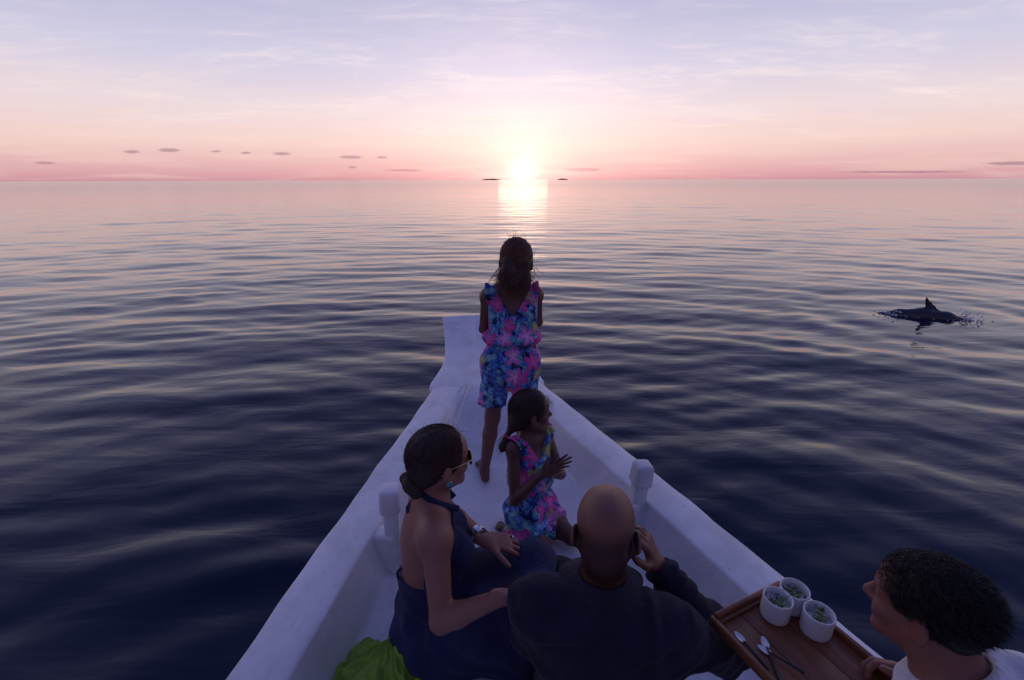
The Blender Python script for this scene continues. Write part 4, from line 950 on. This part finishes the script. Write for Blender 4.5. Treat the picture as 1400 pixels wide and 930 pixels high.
# ------------------------------------------------------------------ crew man holding the tray
SKIN_C = skin_mat('crewman_skin', (.25, .10, .066)); WHITE_T = cloth_mat('white_cotton', (.72, .70, .72), .85, .2); HAIR_K = hair_mat('black_wavy_hair', (.011, .0065, .006), .5)
def crewman():
    k = .98; M = frame(106); f, r = M[:, 1], M[:, 0]; root = empty('person', (.79, .35, 0))
    tag(root, 'young man in white shirt with thick black hair, leaning in with the wooden tray', 'person')
    up = nz(np.array([-.02, .22, .97]))
    pel = np.array([.86, .27, .34]); chest = np.array([.845, .485, .540]); neck = np.array([.830, .604, .728])
    shr, shl = np.array([1.000, .610, .655]), np.array([.675, .505, .655])
    Mt = np.stack([r, nz(np.cross(nz(chest - pel), r)), nz(chest - pel)], 1)
    H = Head((.797, .655, .824), frame(124, -8, 2), .855, 1.0, 1.05)
    S = SDF(); torso(S, pel, chest, neck, shl, shr, Mt, k, 1., 1.); T = SDF(); T.ext(S)
    hl_, hr_ = pel - r * .085, pel + r * .085
    leg(S, hl_, (.66, .47, .07), (.72, .07, .06), (.74, -.05, .012), k, 1.); leg(S, hr_, (.94, .51, .07), (.92, .10, .06), (.93, -.03, .012), k, 1.); Lg = SDF(); Lg.p = S.p[len(T.p):]
    A = SDF(); elr, wr = np.array([1.055, .585, .440]), np.array([.905, .650, .570]); ell_, wl = np.array([.615, .42, .42]), np.array([.62, .49, .52])
    arm(A, shr, elr, wr, k, .95); arm(A, shl, ell_, wl, k, .95); S.ext(A)
    hand(S, wr, (-.60, .72, .05), (.45, .40, .80), 1, .96, .55, .05, .3, [.75, .7, .65, .6]); hand(S, wl, (.75, .45, .0), (-.3, .2, .9), -1, .96, .6)
    S.cap(neck - np.array([0, .02, .04]), H.w(0, -.02, -.045), .058, .056, .03); H.add(S)
    V, F = S.mesh(.0034); npmesh('body', V, F, SKIN_C, root, col=face_col(V, H))
    C = SDF(); C.ext(T, .014); A2 = SDF(); A2.cap(shr, shr * .45 + elr * .55, .062, .058, .04); A2.cap(shl, shl * .45 + ell_ * .55, .062, .058, .04); C.ext(A2)
    nk = nz(H.w(0, -.02, -.06) - neck); C.cap(neck - nk * .06, neck + nk * .01, .074, .066, .03); C.cap(neck - nk * .03, shr * .6 + neck * .4, .066, .062, .03); C.cap(neck - nk * .03, shl * .6 + neck * .4, .066, .062, .03)
    def post(P, d):
        d = d - .004 * np.sin(40 * (P @ r) + 22 * P[:, 2] + 3 * np.sin(20 * P[:, 1])); t_ = (P - neck) @ nk
        rad = np.linalg.norm(P - neck - t_[:, None] * nk, axis=1); d = np.maximum(d, np.where(t_ > -.012, .062 - rad, -1)); d = np.maximum(d, t_ - .010)
        for s_, e_ in ((shr, elr), (shl, ell_)):
            ax = nz(e_ - s_); t2 = (P - s_) @ ax; dist_ = np.linalg.norm(P - s_ - t2[:, None] * ax, axis=1); d = np.maximum(d, np.where((dist_ < .10) & (t2 > .05), t2 - .15, -1))
        return np.maximum(d, .32 - P[:, 2])
    V, F = C.mesh(.0042, post); sh_ = npmesh('t_shirt', V, F, WHITE_T, root)
    u = nz(np.cross(nk, [0, 0, 1.])); v = np.cross(nk, u)
    V, F = tubemesh([np.array([neck + nk * .004 + (u * math.cos(a) + v * math.sin(a)) * .064 for a in np.linspace(0, 2 * math.pi, 40)])], [.0055], 8); o = npmesh('neck_rib', V, F, WHITE_T, None); o.data.transform(root.matrix_basis.inverted()); o.parent = sh_
    C = SDF(); C.ext(Lg, .014); C.ell(pel, (.17, .13, .13), Mt, .05)
    V, F = C.mesh(.006, lambda P, d: np.maximum(np.maximum(d - .004 * np.sin(30 * P[:, 0] + 26 * P[:, 2]), P[:, 2] - .42), np.maximum(.15 - P[:, 1] - .5 * (P[:, 2] > .14), .005 - P[:, 2]))); npmesh('trousers', V, F, TROUS, root)
    # thick wavy hair, short at the nape
    C = SDF(); C.ell(H.w(0, -.014, .036), np.array([.079, .097, .085]) * H.k, H.M, .02); C.ell(H.w(0, -.060, -.015), np.array([.060, .036, .045]) * H.k, H.M, .03)
    def post(P, d):
        l = H.loc(P); z = l[:, 2]; lim = np.where(z > .055, .090, np.where(z > .005, .045 + .7 * (z - .005), np.where(np.abs(l[:, 0]) > .06, .012, .0) + np.maximum(z, -.05) * .9))
        d = np.maximum(d, (l[:, 1] - lim) * H.k); d = np.maximum(d, (-.056 - z) * H.k)
        wv = np.sin(120 * l[:, 0] + 60 * l[:, 1] + 3 * np.sin(60 * l[:, 2])) * np.sin(95 * l[:, 1] - 70 * l[:, 0] + 2.5 * np.sin(70 * l[:, 2] + 1)); return d - .0015 * wv * sstep(-.02, .05, z)
    V, F = C.mesh(.0032, post); hr = npmesh('hair', V, F, HAIR_K, root)
    grow = lambda p: (p[1] < .085 if p[2] > .06 else p[1] < .045 + .7 * (p[2] - .005) if p[2] > .005 else p[1] < .0)
    paths = scalp_strands(H, 1500, grow, lambda p: np.array([p[0] * 1.2, p[1] - .09, p[2] - .03]), .026, .004, .03, 11, .009, .28)
    g = np.random.default_rng(41); c0 = np.array([0, -.014, .036]); rd = np.array([.079, .097, .086])
    while len(paths) < 7000:      # short loose curls over the top and crown
        u_ = g.normal(size=3); u_ /= np.linalg.norm(u_); p = c0 + u_ * rd
        if not grow(p) or p[2] < -.082: continue
        nrm = nz(u_ / rd); t1 = nz(np.cross(nrm, g.normal(size=3))); t2 = np.cross(nrm, t1); top = float(sstep(-.03, .06, p[2]))
        cr = g.uniform(.004, .012) * (.3 + .7 * top); a0 = g.uniform(0, 6.28); turn = g.uniform(1.2, 3.6); ht = g.uniform(.003, .010) * (.25 + .75 * top) * (1 + .9 * float(sstep(.02, .07, p[1])) * top); dr = nz(np.array([p[0], -.05, -.02])) * g.uniform(.004, .022)
        paths.append(np.array([H.w(*(p + nrm * (ht * math.sin(q * 2.4)) + (t1 * math.cos(a0 + turn * q) + t2 * math.sin(a0 + turn * q)) * cr + dr * q)) for q in np.linspace(0, 1, 9)]))
    V, F = ribbons(paths, .0007); o = npmesh('hair_strands', V, F, HAIR_K, None); o.data.transform(root.matrix_basis.inverted()); o.parent = hr
crewman()

# ------------------------------------------------------------------ wooden tray with cups and picks
def wood_mat():
    m = bpy.data.materials.new('tray_wood'); m.use_nodes = True; t = NT(m.node_tree); b = m.node_tree.nodes['Principled BSDF']
    g = t.n('ShaderNodeTexCoord').outputs['Object']; mp = t.n('ShaderNodeMapping'); mp.inputs['Scale'].default_value = (1, 14, 8); t.l(g, mp.inputs[0])
    n1 = t.noise(mp.outputs[0], 4, 6, .65, .8); n2 = t.noise(mp.outputs[0], 28, 4, .6)
    c = t.ramp(n1, [(.25, (.10, .030, .012, 1)), (.5, (.24, .078, .028, 1)), (.75, (.38, .145, .055, 1))]); c = t.mix(t.m('MULTIPLY', n2, .5), c, (.08, .024, .010, 1))
    t.l(c, b.inputs['Base Color']); b.inputs['Roughness'].default_value = .42
    bn = t.n('ShaderNodeBump'); bn.inputs['Strength'].default_value = .3; bn.inputs['Distance'].default_value = .002; t.l(n2, bn.inputs['Height']); t.l(bn.outputs[0], b.inputs['Normal']); return m
WOOD = wood_mat(); CERAMIC = material('white_ceramic', (.74, .71, .70), .35, .05, 40); DARKH = material('dark_handle', (.02, .018, .018), .4)
TA = np.array([.498, .853]); TE1 = np.array([.911, .413]); TE2 = np.array([.413, -.911]); TW, TL, TZ = .266, .46, .532
tray = empty('serving_tray', (*(TA + TE1 * TW / 2 + TE2 * TL / 2), TZ), math.atan2(TE2[1], TE2[0])); tag(tray, 'rectangular wooden serving tray with raised rims carrying three white cups', 'tray')
def tl(u, v, z): return Matrix.Translation(Vector((*(TA + TE1 * v + TE2 * u), z))) @ Matrix.Rotation(math.atan2(TE2[1], TE2[0]), 4, 'Z')   # u along, v across from the near-man side
for i in range(3):
    bm = bmesh.new(); bbox(bm, (0, 0, 0), (TL / 2 - .004, TW / 6 - .0008, .005), tl(TL / 2, TW * (i + .5) / 3, TZ + .005), .0012); bmobj('base_board', bm, WOOD, tray)
for v in (.006, TW - .006):
    bm = bmesh.new(); bbox(bm, (0, 0, 0), (TL / 2, .006, .0135), tl(TL / 2, v, TZ + .0135), .003); bmobj('side_rim', bm, WOOD, tray)
for u in (.006, TL - .006):
    bm = bmesh.new(); bbox(bm, (0, 0, 0), (.006, TW / 2 - .0125, .016), tl(u, TW / 2, TZ + .016), .003); bmobj('end_rim', bm, WOOD, tray)
bm = bmesh.new(); bbox(bm, (0, 0, 0), (.005, TW / 2 - .013, .0045), tl(.0165, TW / 2, TZ + .0145), .002); bmobj('inner_bead', bm, WOOD, tray)
CUPS = [(.671, .8676, 'white ceramic cup of food closest to the dark-shirted man', 'diced fish and green herbs in the cup nearest the dark-shirted man'),
        (.7288, .8934, 'white ceramic cup in the far corner of the wooden tray', 'diced fish and green herbs in the cup at the tray corner'),
        (.7484, .8249, 'white ceramic cup standing apart, closest to the hand on the tray', 'diced fish and green herbs in the cup nearest the hand')]
PICKS = [((.553, .806), (.582, .728), 'white spoon with dark handle lying alone beside the tray rim'),
         ((.607, .792), (.594, .702), 'white spoon with dark handle lying under the crossed one'),
         ((.597, .774), (.656, .716), 'white spoon with dark handle crossed over another spoon')]
FISH = material('pale_diced_fish', (.55, .47, .44), .5, .3, 90); HERB = material('green_herbs', (.10, .20, .05), .6, .4, 120); ONION = material('purple_onion', (.30, .12, .20), .5)
for i, (x, y, lab, lab2) in enumerate(CUPS):
    z0 = TZ + .0103; bm = bmesh.new()
    lathe(bm, [(.002, .0), (.0300, .0), (.0325, .002), (.0338, .006), (.0345, .056), (.0345, .060), (.0338, .0622), (.0322, .0622), (.0312, .060), (.0302, .040), (.028, .034), (.002, .034)], 40, Matrix.Translation((x, y, z0)))
    tag(bmobj('ceramic_cup', bm, CERAMIC), lab, 'cup', 'white cups on the tray')
    root = empty('food_portion', (x, y, z0 + .034)); tag(root, lab2, 'food', 'food in the cups'); g = np.random.default_rng(70 + i)
    for nm, mt, n in (('fish_dice', FISH, 16), ('onion_sliver', ONION, 6)):
        for q in range(n):
            a = g.uniform(0, 6.28); rr = .024 * math.sqrt(g.random()); bm = bmesh.new(); s_ = g.uniform(.004, .0065)
            bbox(bm, (0, 0, 0), (s_, s_ * g.uniform(.6, 1), s_ * .8) if nm == 'fish_dice' else (.009, .0018, .002), Matrix.Translation((x + rr * math.cos(a), y + rr * math.sin(a), z0 + .037 + g.uniform(.0, .010))) @ Matrix.Rotation(g.uniform(0, 6), 4, 'Z') @ Matrix.Rotation(g.normal() * .5, 4, 'X'), .0012, 1, 1); bmobj(nm, bm, mt, root)
    for q in range(12):
        a = g.uniform(0, 6.28); rr = .020 * math.sqrt(g.random()); L = g.uniform(.006, .012); c = Vector((x + rr * math.cos(a), y + rr * math.sin(a), z0 + .046 + g.uniform(0, .012))); bm = bmesh.new()
        Mx = Matrix.Translation(c) @ Matrix.Rotation(g.uniform(0, 6.28), 4, 'Z') @ Matrix.Rotation(g.normal() * .5, 4, 'Y'); bmesh.ops.create_icosphere(bm, subdivisions=1, radius=1)
        for v in bm.verts: v.co = Mx @ Vector((v.co.x * L, v.co.y * L * .38, v.co.z * .0012 + .12 * L * v.co.x ** 2))
        bmobj('herb_leaf', bm, HERB, root)
for a, b, lab in PICKS:
    a, b = Vector((*a, TZ + .016)), Vector((*b, TZ + .0145 + (.006 if 'crossed over' in lab else 0))); d = (b - a).normalized()
    root = empty('tasting_spoon', tuple(a)); tag(root, lab, 'spoon', 'spoons on the tray')
    V, F = tubemesh([np.array([a + d * t_ for t_ in np.linspace(.012, (b - a).length, 10)])], [np.linspace(.0022, .0034, 10)], 8); npmesh('handle', V, F, DARKH, root)
    bm = bmesh.new(); bmesh.ops.create_uvsphere(bm, u_segments=20, v_segments=12, radius=1)
    for v in bm.verts:
        z = v.co.z; v.co = Vector((v.co.x * .0155 * (1), v.co.y * .0085 * (1 - .25 * v.co.x), (z * .0052 if z < .2 else .0010 - .0035 * (1 - (v.co.x ** 2 + v.co.y ** 2)))))
    bm.transform(Matrix.Translation(a + Vector((0, 0, -.0005))) @ Matrix.Rotation(math.atan2(d.y, d.x) + math.pi, 4, 'Z')); bmobj('spoon_bowl', bm, CERAMIC, root)

# ------------------------------------------------------------------ green towel crumpled on the floor
def towel():
    n, m = 150, 46; th, q = np.meshgrid(np.linspace(0, 2 * math.pi, n, endpoint=False), np.linspace(0, 1, m), indexing='ij')
    apex = np.array([-.415, 1.125]); cen = np.array([-.455, 1.02])
    edge = .185 + .022 * np.sin(3 * th + 1) + .014 * np.sin(7 * th) + .008 * np.sin(16 * th + 2)
    x = apex[0] + (cen[0] - apex[0]) * q ** .8 + edge * q * np.cos(th); y = apex[1] + (cen[1] - apex[1]) * q ** .8 + edge * q * np.sin(th)
    tw = th + .5 * np.sin(2 * th + 3 * q) + .35 * np.sin(9 * q + th)                     # folds gather at the apex and twist as they run out
    ridge = np.abs(np.sin(4.5 * tw)) ** 1.3 * .6 + np.abs(np.sin(7.5 * tw + 1 + 2 * q)) ** 1.5 * .4
    z = .008 + .115 * (1 - q) ** 1.25 + (.052 * ridge * np.sin(math.pi * np.clip(q * .9 + .08, 0, 1)) ** .8) * (.55 + .45 * np.sin(2 * th + .6)) + .012 * np.sin(22 * q + 5 * np.sin(2 * th)) * q * (1 - q) * 2
    top = np.stack([x, y, z], -1).reshape(-1, 3); bot = top.copy(); bot[:, 2] = np.maximum(bot[:, 2] - .007, .003); N = n * m
    i, j = np.meshgrid(np.arange(n), np.arange(m - 1), indexing='ij'); i2 = (i + 1) % n
    F1 = np.stack([i * m + j, i * m + j + 1, i2 * m + j + 1, i2 * m + j], -1).reshape(-1, 4); k = np.arange(n); a_ = k * m + m - 1; b_ = ((k + 1) % n) * m + m - 1
    F = np.concatenate([F1, F1[:, ::-1] + N, np.stack([a_, a_ + N, b_ + N, b_], 1)])
    mt = cloth_mat('green_terry', (.27, .43, .05), .95, .4, 500)
    tag(npmesh('towel', np.concatenate([top, bot]), F, mt), 'crumpled lime green towel on the floor behind the woman in navy', 'towel')
towel()

# ------------------------------------------------------------------ dolphin and its splash
def dolphin():
    c = np.array([6.60, 6.96, SEA]); f = nz((1, -.36, 0)); u = np.array([0, 0, 1.]); s_ = np.array([f[1], -f[0], 0]); W = lambda a, b, h: c + f * a + s_ * b + u * (h - .055)
    root = empty('dolphin', tuple(c)); tag(root, 'dark grey dolphin arching its back and fin out of the water', 'dolphin')
    S = SDF(); pts = [(-1.02, -.20), (-.82, -.115), (-.60, -.025), (-.35, .030), (-.05, .065), (.25, .030), (.50, -.050), (.70, -.115), (.82, -.165)]; rs = [.035, .055, .085, .108, .122, .118, .105, .085, .060]
    P = [W(a, 0, h) for a, h in pts]
    for i in range(len(P) - 1): S.cap(P[i], P[i + 1], rs[i], rs[i + 1], .05)
    S.cap(W(.84, 0, -.185), W(1.02, 0, -.255), .030, .018, .03)                          # beak
    fin = [(.10, .150, .05, .020), (.055, .205, .042, .016), (.012, .26, .030, .013), (-.020, .315, .016, .009), (-.036, .352, .006, .006)]
    Mf = np.stack([f, s_, u], 1)
    for a, h, ra, rb in fin: S.ell(W(a - .03, 0, h), (max(ra * 1.7, .012), rb, .045 if ra > .02 else .030), Mf, .022)
    for g in (-1, 1):
        S.cap(W(.40, g * .06, -.16), W(.16, g * .10, -.36), .035, .014, .03)
        S.cap(W(-1.02, 0, -.20), W(-1.20, g * .20, -.26), .030, .014, .03)
    V, F = S.mesh(.012)
    m = bpy.data.materials.new('dolphin_skin'); m.use_nodes = True; t = NT(m.node_tree); b = m.node_tree.nodes['Principled BSDF']; g = t.n('ShaderNodeTexCoord').outputs['Object']
    sp = t.n('ShaderNodeSeparateXYZ'); t.l(g, sp.inputs[0]); t.l(t.mix(t.smooth(t.m('ADD', sp.outputs[2], t.m('MULTIPLY', t.noise(g, 6, 3), .06)), -.06, .10), (.16, .15, .16, 1), (.022, .022, .028, 1)), b.inputs['Base Color']); b.inputs['Roughness'].default_value = .22
    npmesh('body', V, F, m, root)
    # splash: churned foam and droplets along the flank and where the head re-enters
    fo = bpy.data.materials.new('white_foam'); fo.use_nodes = True; b = fo.node_tree.nodes['Principled BSDF']; b.inputs['Base Color'].default_value = (.75, .74, .78, 1); b.inputs['Roughness'].default_value = .4; b.inputs['Base Color'].default_value = (.92, .90, .93, 1); b.inputs['Subsurface Weight'].default_value = 1.0; b.inputs['Subsurface Radius'].default_value = (1, 1, 1); b.inputs['Subsurface Scale'].default_value = .06
    tf = NT(fo.node_tree); tr_ = tf.n('ShaderNodeBsdfTranslucent'); tr_.inputs[0].default_value = (.9, .88, .9, 1); mx_ = tf.n('ShaderNodeMixShader'); mx_.inputs[0].default_value = .1; tf.l(b.outputs[0], mx_.inputs[1]); tf.l(tr_.outputs[0], mx_.inputs[2]); tf.l(mx_.outputs[0], fo.node_tree.nodes['Material Output'].inputs[0])
    g = np.random.default_rng(12); bm = bmesh.new()
    def blob(p, r, fl=1.0):
        q = bmesh.ops.create_icosphere(bm, subdivisions=1, radius=1); a = g.uniform(.7, 1.4, 3)
        for v in q['verts']: v.co = Vector(p) + Vector((v.co.x * r * a[0] * 1.4, v.co.y * r * a[1], v.co.z * r * a[2] * fl))
    for i in range(200):
        k_ = g.random()
        if k_ < .62:      # crest thrown over the shoulders at the head end
            a = .42 + abs(g.normal()) * .11; hh = max(.0, .15 - .25 * (a - .40)) * g.random() ** 1.6; p = W(a, .03 + g.normal() * .07, hh + .060); r = g.uniform(.004, .014)
        elif k_ < .85:    # foam trailing by the tail stock
            a = -.52 + g.normal() * .09; p = W(a, .09 + g.normal() * .06, abs(g.normal()) * .03 + .060); r = g.uniform(.005, .016)
        else:
            a = g.uniform(-.7, .6); p = W(a, .17 + g.normal() * .04, .058 + abs(g.normal()) * .006); r = g.uniform(.003, .009)
        blob(p, r, .8 if k_ < .55 else .5)
    o = bmobj('water_splash', bm, fo); tag(o, 'white foam and droplets thrown up round the dolphin', 'splash', kind='stuff')
dolphin()
